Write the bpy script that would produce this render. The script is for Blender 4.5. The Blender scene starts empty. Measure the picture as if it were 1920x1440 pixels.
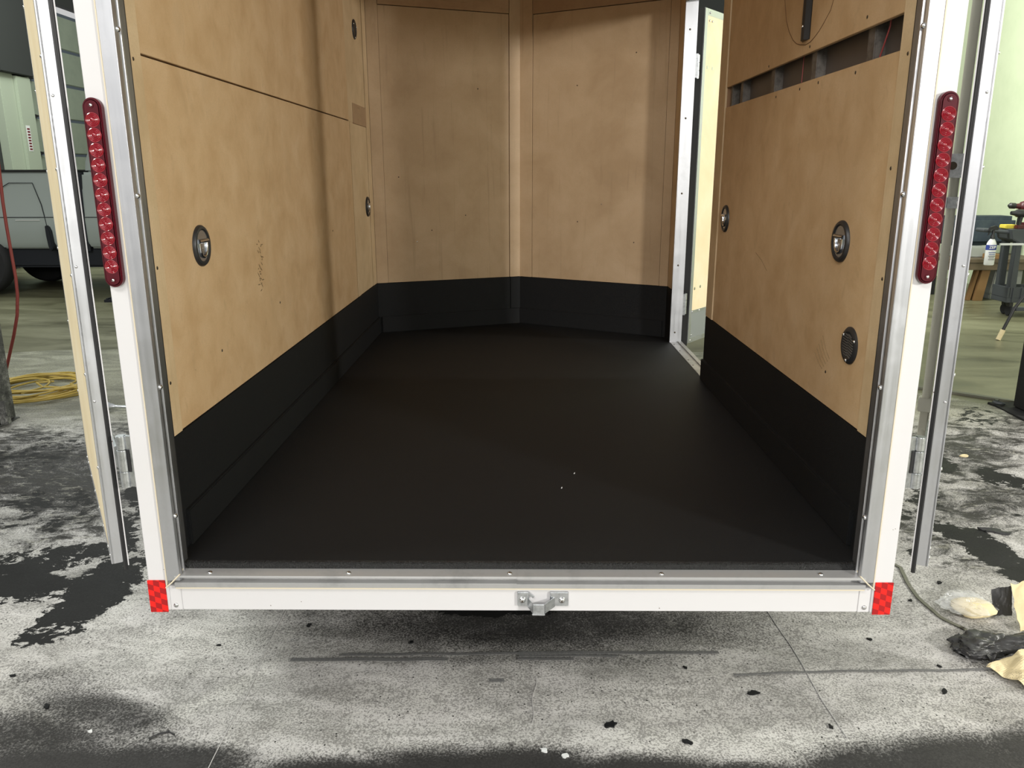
import bpy, bmesh, math, random
import numpy as np
from mathutils import Vector, Matrix, noise

# ------------------------------------------------------------------ camera, world, lights, exposure
SC = bpy.context.scene
COL = SC.collection
PI = math.pi

def set_camera():
    f, p, y, r = 1490.98, 0.25653, -0.01121, -0.00232
    fw = Vector((math.sin(y)*math.cos(p), math.cos(y)*math.cos(p), -math.sin(p)))
    rt = Vector((math.cos(y), -math.sin(y), 0)); up = rt.cross(fw)
    rt2 = rt*math.cos(r) + up*math.sin(r); up2 = up*math.cos(r) - rt*math.sin(r)
    cd = bpy.data.cameras.new('camera'); cam = bpy.data.objects.new('camera', cd); COL.objects.link(cam)
    cd.sensor_fit = 'HORIZONTAL'; cd.sensor_width = 36; cd.lens = 36*f/1920
    cd.clip_start = 0.02; cd.clip_end = 100
    m = Matrix((rt2, up2, -fw)).transposed().to_4x4(); m.translation = Vector((0.005, -1.7965, 1.4501))
    cam.matrix_world = m
    SC.camera = cam
set_camera()

SC.view_settings.view_transform = 'Standard'
SC.view_settings.look = 'None'
SC.view_settings.gamma = 1.0
SC.view_settings.use_curve_mapping = False
SC.view_settings.exposure = 0.08
try:
    SC.cycles.max_bounces = 8; SC.cycles.use_denoising = True
except Exception: pass

W = bpy.data.worlds.new('workshop_ambient'); SC.world = W; W.use_nodes = True
bg = W.node_tree.nodes['Background']; bg.inputs[0].default_value = (0.97, 0.97, 0.96, 1); bg.inputs[1].default_value = 0.55

def area_light(name, loc, target, sx, sy, power, color=(1, 1, 1)):
    l = bpy.data.lights.new(name, 'AREA'); l.shape = 'RECTANGLE'; l.size = sx; l.size_y = sy
    l.energy = power; l.color = color
    o = bpy.data.objects.new(name, l); COL.objects.link(o); o.location = loc
    o.rotation_euler = (Vector(target) - Vector(loc)).to_track_quat('-Z', 'Y').to_euler()
    return o
area_light('ceiling_lamp_right', (5.3, -4.55, 2.85), (0, 1, 1.0), 0.5, 0.55, 330, (1.0, 0.97, 0.92))
area_light('ceiling_lamp_behind', (-1.6, -3.6, 4.8), (0, 0.5, 0.6), 2.4, 1.0, 110, (1.0, 0.97, 0.93))
area_light('ceiling_lamp_left', (-5.2, -0.5, 5.0), (-3, 4, 0), 2.0, 0.5, 170, (0.95, 1.0, 0.92))
area_light('green_wall_fill_light', (3.6, 6.5, 3.6), (6.15, 8.0, 2.4), 0.5, 3.0, 190, (0.97, 1.0, 0.9))  # unseen fill, placed and aimed to brighten the green wall
area_light('nose_fill_light', (-0.6, -6.5, 2.85), (0, 3, 1.2), 3.0, 0.5, 160, (1.0, 0.97, 0.92))  # added fill behind the camera to brighten the nose panels
area_light('work_lamp_side', (4.6, 1.97, 2.25), (0, 2.1, 1.0), 0.2, 0.25, 70, (1.0, 0.97, 0.92))
area_light('ceiling_lamp_far_left', (-5.5, 9.5, 5.4), (-6.5, 10.5, 0), 3.0, 1.0, 220, (0.93, 1.0, 0.93))

# ------------------------------------------------------------------ materials
def _n(nt, t, **k):
    n = nt.nodes.new(t)
    for a, b in k.items():
        if a.startswith('i_'):
            n.inputs[a[2:].replace('_', ' ')].default_value = b
        else: setattr(n, a, b)
    return n

def base_mat(name, color, rough=0.6, metal=0.0, spec=None):
    m = bpy.data.materials.new(name); m.use_nodes = True
    nt = m.node_tree; p = nt.nodes['Principled BSDF']
    p.inputs['Base Color'].default_value = (*color, 1); p.inputs['Roughness'].default_value = rough
    p.inputs['Metallic'].default_value = metal
    if spec is not None: p.inputs['Specular IOR Level'].default_value = spec
    return m, nt, p

def pos(nt, scale=(1, 1, 1), rot=(0, 0, 0)):
    g = _n(nt, 'ShaderNodeNewGeometry'); mp = _n(nt, 'ShaderNodeMapping')
    mp.inputs['Scale'].default_value = scale; mp.inputs['Rotation'].default_value = rot
    nt.links.new(g.outputs['Position'], mp.inputs['Vector']); return mp.outputs[0]

def noise_tex(nt, vec, scale, detail=4, rough=0.55, dist=0.0):
    n = _n(nt, 'ShaderNodeTexNoise'); n.inputs['Scale'].default_value = scale
    n.inputs['Detail'].default_value = detail; n.inputs['Roughness'].default_value = rough
    n.inputs['Distortion'].default_value = dist
    nt.links.new(vec, n.inputs['Vector']); return n.outputs['Fac']

def ramp(nt, fac, stops):
    r = _n(nt, 'ShaderNodeValToRGB'); cr = r.color_ramp
    while len(cr.elements) > 1: cr.elements.remove(cr.elements[-1])
    cr.elements[0].position = stops[0][0]; cr.elements[0].color = (*stops[0][1], 1)
    for p_, c in stops[1:]:
        e = cr.elements.new(p_); e.color = (*c, 1)
    nt.links.new(fac, r.inputs[0]); return r.outputs[0]

def mathn(nt, op, a, b=None, c=None, clamp=False):
    n = _n(nt, 'ShaderNodeMath', operation=op); n.use_clamp = clamp
    for i, v in enumerate((a, b, c)):
        if v is None: continue
        if isinstance(v, (int, float)): n.inputs[i].default_value = v
        else: nt.links.new(v, n.inputs[i])
    return n.outputs[0]

def mix(nt, fac, a, b, blend='MIX'):
    n = _n(nt, 'ShaderNodeMix', data_type='RGBA', blend_type=blend)
    for s, v in ((n.inputs[0], fac), (n.inputs[6], a), (n.inputs[7], b)):
        if isinstance(v, (int, float)): s.default_value = v
        elif isinstance(v, tuple): s.default_value = (*v, 1)
        else: nt.links.new(v, s)
    return n.outputs[2]

def bump(nt, p, h, strength=0.3, dist=0.002):
    b = _n(nt, 'ShaderNodeBump'); b.inputs['Strength'].default_value = strength
    b.inputs['Distance'].default_value = dist
    nt.links.new(h, b.inputs['Height']); nt.links.new(b.outputs[0], p.inputs['Normal'])

def smooth(nt, v, a, b):
    n = _n(nt, 'ShaderNodeMapRange', interpolation_type='SMOOTHSTEP')
    n.inputs['From Min'].default_value = a; n.inputs['From Max'].default_value = b
    nt.links.new(v, n.inputs['Value']); return n.outputs[0]

def plywood(name, c1, c2, c3, grain=(60, 60, 1.5), grain_amt=0.5, mott=5.0, rough=0.55):
    m, nt, p = base_mat(name, c2, rough)
    v = pos(nt)
    a = noise_tex(nt, v, mott, 5, 0.6, 0.3)
    col = ramp(nt, a, [(0.32, c1), (0.5, c2), (0.68, c3)])
    gv = pos(nt, grain)
    g = noise_tex(nt, gv, 1.0, 6, 0.65, 0.6)
    dark = tuple(x*0.62 for x in c1)
    gm = mathn(nt, 'MULTIPLY', smooth(nt, g, 0.55, 0.75), grain_amt)
    col = mix(nt, gm, col, dark)
    f = noise_tex(nt, v, 260, 2, 0.6)
    col = mix(nt, mathn(nt, 'MULTIPLY', smooth(nt, f, 0.42, 0.7), 0.22), col, tuple(x*0.75 for x in c2))
    ds = noise_tex(nt, pos(nt, (1, 1, 0.6)), 3.1, 8, 0.7, 1.2)
    col = mix(nt, mathn(nt, 'MULTIPLY', smooth(nt, ds, 0.54, 0.74), 0.30), col, tuple(x*0.70 for x in c2))
    mk = noise_tex(nt, pos(nt, (1, 1, 1)), 33, 3, 0.5, 2.0)
    col = mix(nt, mathn(nt, 'MULTIPLY', smooth(nt, mk, 0.73, 0.78), 0.35), col, tuple(x*0.5 for x in c1))
    nt.links.new(col, p.inputs['Base Color'])
    bump(nt, p, g, 0.06, 0.001)
    return m

def brushed(name, color, rough=0.35, axis=2, dirt=0.3):
    m, nt, p = base_mat(name, color, rough, 1.0)
    s = [90, 90, 90]; s[axis] = 2.0
    g = noise_tex(nt, pos(nt, tuple(s)), 1.0, 5, 0.6)
    b = noise_tex(nt, pos(nt), 9, 5, 0.65)
    col = mix(nt, mathn(nt, 'MULTIPLY', smooth(nt, b, 0.45, 0.75), dirt), color, tuple(x*0.6 for x in color))
    nt.links.new(col, p.inputs['Base Color'])
    r = mathn(nt, 'MULTIPLY_ADD', g, 0.22, rough-0.1)
    r = mathn(nt, 'MULTIPLY_ADD', smooth(nt, b, 0.4, 0.8), 0.15, r)
    nt.links.new(r, p.inputs['Roughness'])
    bump(nt, p, g, 0.05, 0.0005)
    return m

def speck(name, c, c2, scale, lo, hi, rough=0.6, metal=0.0, mott=None):
    m, nt, p = base_mat(name, c, rough, metal)
    v = pos(nt)
    f = noise_tex(nt, v, scale, 6, 0.7)
    col = mix(nt, smooth(nt, f, lo, hi), c, c2)
    if mott:
        col = mix(nt, mathn(nt, 'MULTIPLY', smooth(nt, noise_tex(nt, v, mott[0], 4), 0.4, 0.7), mott[1]), col, c2)
    nt.links.new(col, p.inputs['Base Color']); return m

MAT = {}
def M_(k, m): MAT[k] = m
M_('ply', plywood('birch plywood', (0.54, 0.352, 0.182), (0.605, 0.412, 0.225), (0.655, 0.462, 0.27), (26, 26, 16), 0.26, 8))
M_('ply_nose', plywood('luan plywood vertical grain', (0.47, 0.325, 0.19), (0.54, 0.385, 0.235), (0.60, 0.44, 0.28), (38, 38, 1.6), 0.38, 3))
M_('batten', plywood('pale wood batten', (0.56, 0.40, 0.225), (0.63, 0.465, 0.275), (0.69, 0.52, 0.32), (70, 70, 1.2), 0.28, 6))
M_('grainy', plywood('coarse grain plywood strip', (0.40, 0.25, 0.14), (0.47, 0.31, 0.18), (0.53, 0.36, 0.215), (6, 6, 110), 0.75, 4))
M_('plate', plywood('darker cover plate wood', (0.36, 0.23, 0.13), (0.40, 0.26, 0.15), (0.43, 0.29, 0.16), (10, 10, 60), 0.4, 6))
M_('door_ply', plywood('door plywood lightened for direct light', (0.80, 0.66, 0.42), (0.85, 0.71, 0.47), (0.88, 0.76, 0.54), (30, 30, 1.4), 0.16, 4))  # plywood colour lightened to carry the direct light on the doors
M_('edge', base_mat('plywood edge', (0.30, 0.17, 0.09), 0.8)[0])
M_('gapdark', base_mat('dark gap backing', (0.03, 0.02, 0.013), 0.9)[0])

def liner():
    m, nt, p = base_mat('black textured bed liner', (0.0065, 0.0065, 0.0063), 0.62)
    v = pos(nt); n1 = noise_tex(nt, v, 420, 3, 0.6); n2 = noise_tex(nt, v, 3, 3, 0.5)
    col = mix(nt, n2, (0.0048, 0.0052, 0.0058), (0.0078, 0.0084, 0.0092))
    col = mix(nt, smooth(nt, n1, 0.6, 0.72), col, (0.022, 0.023, 0.024))
    nt.links.new(col, p.inputs['Base Color']); p.inputs['Specular IOR Level'].default_value = 0.30
    bump(nt, p, n1, 0.9, 0.002); return m
M_('liner', liner())
def liner_edge():
    m, nt, p = base_mat('shiny lumpy liner edge', (0.010, 0.010, 0.010), 0.33, spec=0.4)
    v = pos(nt); n1 = noise_tex(nt, v, 240, 3, 0.6)
    bump(nt, p, n1, 1.0, 0.006); return m
M_('liner_edge', liner_edge())

def white_paint():
    m, nt, p = base_mat('gloss white enamel', (0.64, 0.64, 0.645), 0.25)
    v = pos(nt); n1 = noise_tex(nt, v, 55, 3, 0.5); n2 = noise_tex(nt, v, 4, 4)
    col = mix(nt, smooth(nt, n1, 0.745, 0.76), (0.64, 0.632, 0.64), (0.2, 0.17, 0.15))
    col = mix(nt, mathn(nt, 'MULTIPLY', smooth(nt, n2, 0.5, 0.75), 0.15), col, (0.58, 0.56, 0.53))
    nt.links.new(col, p.inputs['Base Color']); return m
M_('white', white_paint())
M_('alu', brushed('brushed aluminium', (0.62, 0.63, 0.66), 0.36, 2))
M_('alu_x', brushed('brushed aluminium sill', (0.46, 0.46, 0.46), 0.42, 0, 0.6))
MAT['alu_x'].node_tree.nodes['Principled BSDF'].inputs['Metallic'].default_value = 0.55
M_('film_white', base_mat('whitened film crease', (0.50, 0.49, 0.48), 0.4)[0])
M_('rod_paint', base_mat('pale grey rod paint', (0.72, 0.71, 0.62), 0.35)[0])
M_('alu_dull', brushed('dull aluminium', (0.42, 0.425, 0.44), 0.42, 2, 0.4))
M_('alu_kick', base_mat('grey aluminium kick plate', (0.42, 0.44, 0.46), 0.5, 0.8)[0])
M_('zinc', speck('galvanised steel', (0.62, 0.64, 0.66), (0.42, 0.44, 0.46), 60, 0.4, 0.7, 0.30, 0.95))
M_('chrome', base_mat('bright chrome', (0.75, 0.76, 0.78), 0.16, 1.0)[0])
M_('cup_steel', base_mat('grey recess steel', (0.42, 0.45, 0.50), 0.22, 0.9)[0])
M_('black_metal', base_mat('black coated steel', (0.022, 0.022, 0.023), 0.42)[0])
M_('rubber', base_mat('black rubber', (0.014, 0.014, 0.015), 0.45)[0])
M_('tire', base_mat('tyre rubber', (0.018, 0.018, 0.02), 0.8)[0])
M_('screw', base_mat('bright screw steel', (0.72, 0.72, 0.72), 0.25, 1.0)[0])
M_('screw_dark', base_mat('dark screw steel', (0.10, 0.08, 0.06), 0.35, 0.8)[0])
M_('caulk', base_mat('yellowed caulk', (0.62, 0.55, 0.42), 0.6)[0])
def red_lens():
    m, nt, p = base_mat('red lamp lens', (0.22, 0.003, 0.012), 0.24)
    p.inputs['Coat Weight'].default_value = 0.6; p.inputs['Coat Roughness'].default_value = 0.05
    return m
M_('lens', red_lens())
M_('lens_dark', base_mat('deep red lamp body', (0.070, 0.002, 0.007), 0.2)[0])

def reflector_mat():
    m, nt, p = base_mat('red prismatic reflector tape', (0.75, 0.01, 0.01), 0.25)
    tc = _n(nt, 'ShaderNodeTexCoord'); sx = _n(nt, 'ShaderNodeSeparateXYZ'); nt.links.new(tc.outputs['Object'], sx.inputs[0])
    z2 = mathn(nt, 'MULTIPLY', mathn(nt, 'MULTIPLY_ADD', sx.outputs[0], 0.35, sx.outputs[2]), 64)
    x2 = mathn(nt, 'MULTIPLY', sx.outputs[0], 66)
    cx = _n(nt, 'ShaderNodeCombineXYZ'); nt.links.new(x2, cx.inputs[0]); nt.links.new(z2, cx.inputs[2])
    ck = _n(nt, 'ShaderNodeTexChecker'); ck.inputs['Scale'].default_value = 1.0
    ck.inputs['Color1'].default_value = (0.78, 0.010, 0.006, 1); ck.inputs['Color2'].default_value = (0.36, 0.004, 0.006, 1)
    of = _n(nt, 'ShaderNodeVectorMath', operation='ADD'); of.inputs[1].default_value = (100.5, 100.5, 100.2)
    nt.links.new(cx.outputs[0], of.inputs[0]); nt.links.new(of.outputs[0], ck.inputs['Vector'])
    nt.links.new(ck.outputs[0], p.inputs['Base Color']); return m
M_('reflector', reflector_mat())

M_('green_wall', speck('pale green wall paint', (0.68, 0.76, 0.53), (0.62, 0.70, 0.48), 3, 0.35, 0.75, 0.6))
M_('grey_green', speck('grey green steel door', (0.30, 0.34, 0.27), (0.26, 0.30, 0.24), 4, 0.35, 0.75, 0.5))
M_('frame_green', base_mat('pale green steel frame', (0.42, 0.47, 0.37), 0.5)[0])
M_('dark_wall', base_mat('dark wall', (0.035, 0.038, 0.036), 0.8)[0])
M_('seam_blue', base_mat('dark blue seam steel', (0.10, 0.12, 0.15), 0.5)[0])  # dark blue steel for the joints between door sections
M_('truck_white', base_mat('pale grey truck paint', (0.36, 0.40, 0.385), 0.18)[0])
M_('truck_black', base_mat('truck underbody black', (0.008, 0.010, 0.016), 0.7)[0])
M_('hose_red', base_mat('red rubber hose', (0.30, 0.055, 0.045), 0.5)[0])
M_('yellow', base_mat('yellow hose jacket', (0.50, 0.36, 0.08), 0.5)[0])
M_('bench_wood', plywood('workbench wood', (0.07, 0.05, 0.03), (0.095, 0.068, 0.04), (0.12, 0.088, 0.052), (4, 60, 60), 0.4, 5))
M_('cart_grey', base_mat('grey plastic cart', (0.05, 0.056, 0.062), 0.6)[0])
M_('navy', speck('navy fabric', (0.02, 0.03, 0.045), (0.035, 0.05, 0.06), 8, 0.4, 0.7, 0.8))
M_('tan', base_mat('orange brown lumber', (0.22, 0.12, 0.045), 0.7)[0])
M_('white_plastic', base_mat('white plastic', (0.70, 0.71, 0.70), 0.35)[0])
M_('bin_grey', base_mat('dull white bin plastic', (0.33, 0.34, 0.32), 0.5)[0])
M_('label_blue', base_mat('blue label ink', (0.03, 0.05, 0.25), 0.5)[0])
M_('label_text', base_mat('white label ink', (0.8, 0.8, 0.8), 0.5)[0])
M_('cream', base_mat('cream masking paper', (0.78, 0.66, 0.40), 0.75)[0])
M_('drill_red', base_mat('dark red tool plastic', (0.07, 0.010, 0.014), 0.4)[0])
M_('sponge_yellow', base_mat('yellow pad', (0.62, 0.50, 0.06), 0.8)[0])
M_('red_wire', base_mat('red wire', (0.30, 0.05, 0.05), 0.5)[0])
M_('wall_metal', base_mat('trailer skin inside', (0.115, 0.10, 0.09), 0.5, 0.2)[0])
M_('stud', speck('steel wall stud', (0.15, 0.135, 0.12), (0.09, 0.08, 0.07), 60, 0.4, 0.7, 0.5, 0.3))
M_('sticker_red', base_mat('dark red sticker', (0.16, 0.02, 0.025), 0.5)[0])
M_('soft_pen', base_mat('brown pen mark', (0.17, 0.09, 0.04), 0.8)[0])
def overspray_col():
    m, nt, p = base_mat('steel column with overspray', (0.3, 0.3, 0.28), 0.7)
    v = pos(nt); n1 = noise_tex(nt, v, 14, 8, 0.75); n2 = noise_tex(nt, v, 160, 2, 0.6)
    s = mathn(nt, 'MULTIPLY_ADD', n2, 0.35, n1)
    col = ramp(nt, s, [(0.5, (0.03, 0.03, 0.03)), (0.7, (0.14, 0.14, 0.13)), (0.86, (0.42, 0.42, 0.38))])
    nt.links.new(col, p.inputs['Base Color']); return m
M_('column', overspray_col())
M_('column_black', speck('black lift column', (0.012, 0.012, 0.012), (0.03, 0.03, 0.03), 120, 0.5, 0.7, 0.8))
def black_film():
    m, nt, p = base_mat('black painted masking film', (0.035, 0.035, 0.036), 0.35)
    v = pos(nt); n1 = noise_tex(nt, v, 55, 4, 0.6)
    col = mix(nt, smooth(nt, n1, 0.66, 0.75), (0.035, 0.035, 0.036), (0.30, 0.29, 0.27))
    nt.links.new(col, p.inputs['Base Color'])
    nt.links.new(mathn(nt, 'MULTIPLY_ADD', n1, 0.5, 0.15), p.inputs['Roughness']); bump(nt, p, n1, 0.5, 0.003); return m
M_('black_film', black_film())
def cream_dirty():
    m, nt, p = base_mat('cream masking paper with overspray dots', (0.78, 0.66, 0.40), 0.75)
    v = pos(nt); n1 = noise_tex(nt, v, 420, 2, 0.6); n2 = noise_tex(nt, v, 14, 2, 0.5)
    s = mathn(nt, 'MULTIPLY_ADD', n2, 0.5, n1)
    col = mix(nt, smooth(nt, s, 0.86, 0.92), (0.80, 0.68, 0.42), (0.10, 0.09, 0.07))
    nt.links.new(col, p.inputs['Base Color']); return m
M_('cream_dirty', cream_dirty())
def clear_film():
    m, nt, p = base_mat('clear plastic film', (0.9, 0.92, 0.92), 0.12)
    p.inputs['Alpha'].default_value = 0.3; p.inputs['Roughness'].default_value = 0.15; return m
M_('clear', clear_film())

def concrete():
    m, nt, p = base_mat('stained workshop concrete', (0.2, 0.2, 0.14), 0.5)
    v = pos(nt); big = noise_tex(nt, pos(nt, (0.5, 1.6, 1)), 1.3, 6, 0.65, 0.8); fine = noise_tex(nt, v, 60, 5, 0.7)
    mid = noise_tex(nt, pos(nt, (1, 3, 1)), 4, 6, 0.7, 0.5)
    col = ramp(nt, big, [(0.30, (0.065, 0.062, 0.035)), (0.46, (0.15, 0.145, 0.085)), (0.62, (0.21, 0.205, 0.125)), (0.8, (0.27, 0.27, 0.18))])
    col = mix(nt, mathn(nt, 'MULTIPLY', smooth(nt, mid, 0.5, 0.72), 0.45), col, (0.10, 0.095, 0.06))
    col = mix(nt, mathn(nt, 'MULTIPLY', smooth(nt, fine, 0.5, 0.7), 0.3), col, (0.14, 0.14, 0.10))
    nt.links.new(col, p.inputs['Base Color'])
    nt.links.new(mathn(nt, 'MULTIPLY_ADD', big, 0.7, 0.05), p.inputs['Roughness'])
    bump(nt, p, fine, 0.2, 0.002); return m
M_('concrete', concrete())

def sheet_mat():
    m, nt, p = base_mat('plastic floor sheet with black overspray', (0.6, 0.6, 0.56), 0.45)
    v = pos(nt)
    at = _n(nt, 'ShaderNodeAttribute', attribute_name='crust'); ad = _n(nt, 'ShaderNodeAttribute', attribute_name='dust_and_shade')
    crust, dust_and_shade = at.outputs['Fac'], ad.outputs['Fac']
    nb = noise_tex(nt, pos(nt, (1, 1.5, 1)), 6, 9, 0.72, 0.9)
    nm = noise_tex(nt, v, 26, 6, 0.7, 0.4)
    nf = noise_tex(nt, v, 170, 3, 0.75)
    nw = noise_tex(nt, pos(nt, (1, 2.2, 1), (0, 0, 0.5)), 2.2, 6, 0.6, 1.6)
    # film colour: whitish folds over greenish grey concrete
    col = ramp(nt, nw, [(0.30, (0.38, 0.372, 0.345)), (0.46, (0.50, 0.49, 0.465)), (0.62, (0.60, 0.585, 0.565)), (0.78, (0.70, 0.685, 0.67))])
    sy = _n(nt, 'ShaderNodeSeparateXYZ'); nt.links.new(v, sy.inputs[0])
    bare = smooth(nt, mathn(nt, 'MULTIPLY_ADD', nb, 1.2, sy.outputs[1]), 2.9, 3.9)
    col = mix(nt, mathn(nt, 'MULTIPLY', bare, 0.9), col, ramp(nt, mathn(nt, 'MULTIPLY_ADD', nm, 0.4, nw), [(0.45, (0.20, 0.20, 0.13)), (0.75, (0.34, 0.34, 0.24)), (0.95, (0.45, 0.45, 0.35))]))
    ap = _n(nt, 'ShaderNodeAttribute', attribute_name='pale')
    col = mix(nt, mathn(nt, 'MULTIPLY', mathn(nt, 'MULTIPLY_ADD', nm, 0.6, 0.4), ap.outputs['Fac'], clamp=True), col, (0.80, 0.79, 0.74))
    # fine granular overspray everywhere
    g = mathn(nt, 'MULTIPLY_ADD', nm, 0.30, nf)
    g = mathn(nt, 'MULTIPLY_ADD', nw, -0.25, g)
    col = mix(nt, mathn(nt, 'MULTIPLY', smooth(nt, g, 0.46, 0.62), 0.66), col, (0.10, 0.096, 0.09))
    # shade under the trailer painted in with soft dust
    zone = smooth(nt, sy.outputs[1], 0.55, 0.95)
    d = mathn(nt, 'MULTIPLY_ADD', nf, 0.9, dust_and_shade)
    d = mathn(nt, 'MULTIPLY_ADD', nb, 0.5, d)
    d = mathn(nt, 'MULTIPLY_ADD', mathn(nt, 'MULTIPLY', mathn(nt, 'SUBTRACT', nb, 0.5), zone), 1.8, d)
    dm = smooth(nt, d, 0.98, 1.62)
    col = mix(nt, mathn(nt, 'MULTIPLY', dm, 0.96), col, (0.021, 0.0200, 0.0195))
    # swirled thin overspray veins
    veins = mathn(nt, 'MULTIPLY', smooth(nt, mathn(nt, 'MULTIPLY_ADD', nm, 0.5, nb), 0.76, 0.84), smooth(nt, dust_and_shade, 0.15, 0.6))
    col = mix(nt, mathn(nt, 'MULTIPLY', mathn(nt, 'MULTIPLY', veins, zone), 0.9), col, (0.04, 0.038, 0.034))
    light = mathn(nt, 'MULTIPLY', smooth(nt, mathn(nt, 'MULTIPLY_ADD', nf, 0.25, noise_tex(nt, pos(nt, (1, 2, 1)), 15, 8, 0.75, 1.0)), 0.68, 0.78), mathn(nt, 'MULTIPLY', smooth(nt, dust_and_shade, 0.15, 0.6), mathn(nt, 'SUBTRACT', 1.0, smooth(nt, dust_and_shade, 0.9, 1.3))))
    col = mix(nt, mathn(nt, 'MULTIPLY', mathn(nt, 'MULTIPLY', light, zone), 0.6), col, (0.46, 0.45, 0.38))
    # crust: hard black islands
    c = mathn(nt, 'MULTIPLY_ADD', mathn(nt, 'SUBTRACT', nb, 0.5), 1.9, crust)
    c = mathn(nt, 'MULTIPLY_ADD', mathn(nt, 'SUBTRACT', nm, 0.5), 1.5, c)
    cm = smooth(nt, c, 0.50, 0.56)
    cm = mathn(nt, 'MULTIPLY', cm, smooth(nt, crust, 0.04, 0.2))
    col = mix(nt, cm, col, (0.011, 0.011, 0.0108))
    # loose specks
    vo = _n(nt, 'ShaderNodeTexVoronoi'); vo.inputs['Scale'].default_value = 46; nt.links.new(v, vo.inputs['Vector'])
    sp = mathn(nt, 'SUBTRACT', 1.0, smooth(nt, mathn(nt, 'MULTIPLY_ADD', nf, 0.12, vo.outputs['Distance']), 0.17, 0.2))
    rn = _n(nt, 'ShaderNodeSeparateColor'); nt.links.new(vo.outputs['Color'], rn.inputs[0])
    clus = mathn(nt, 'MULTIPLY_ADD', noise_tex(nt, v, 3.5, 2), 0.9, rn.outputs[0])
    sp = mathn(nt, 'MULTIPLY', sp, smooth(nt, clus, 1.06, 1.1))
    col = mix(nt, sp, col, (0.02, 0.02, 0.018))
    nt.links.new(col, p.inputs['Base Color'])
    nt.links.new(mathn(nt, 'MULTIPLY_ADD', nf, 0.4, 0.35), p.inputs['Roughness']); p.inputs['Specular IOR Level'].default_value = 0.28
    h = mathn(nt, 'MULTIPLY_ADD', cm, 0.6, mathn(nt, 'MULTIPLY_ADD', nb, 1.2, mathn(nt, 'MULTIPLY', nf, 0.35)))
    bump(nt, p, h, 0.35, 0.006); return m
M_('sheet', sheet_mat())

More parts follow.
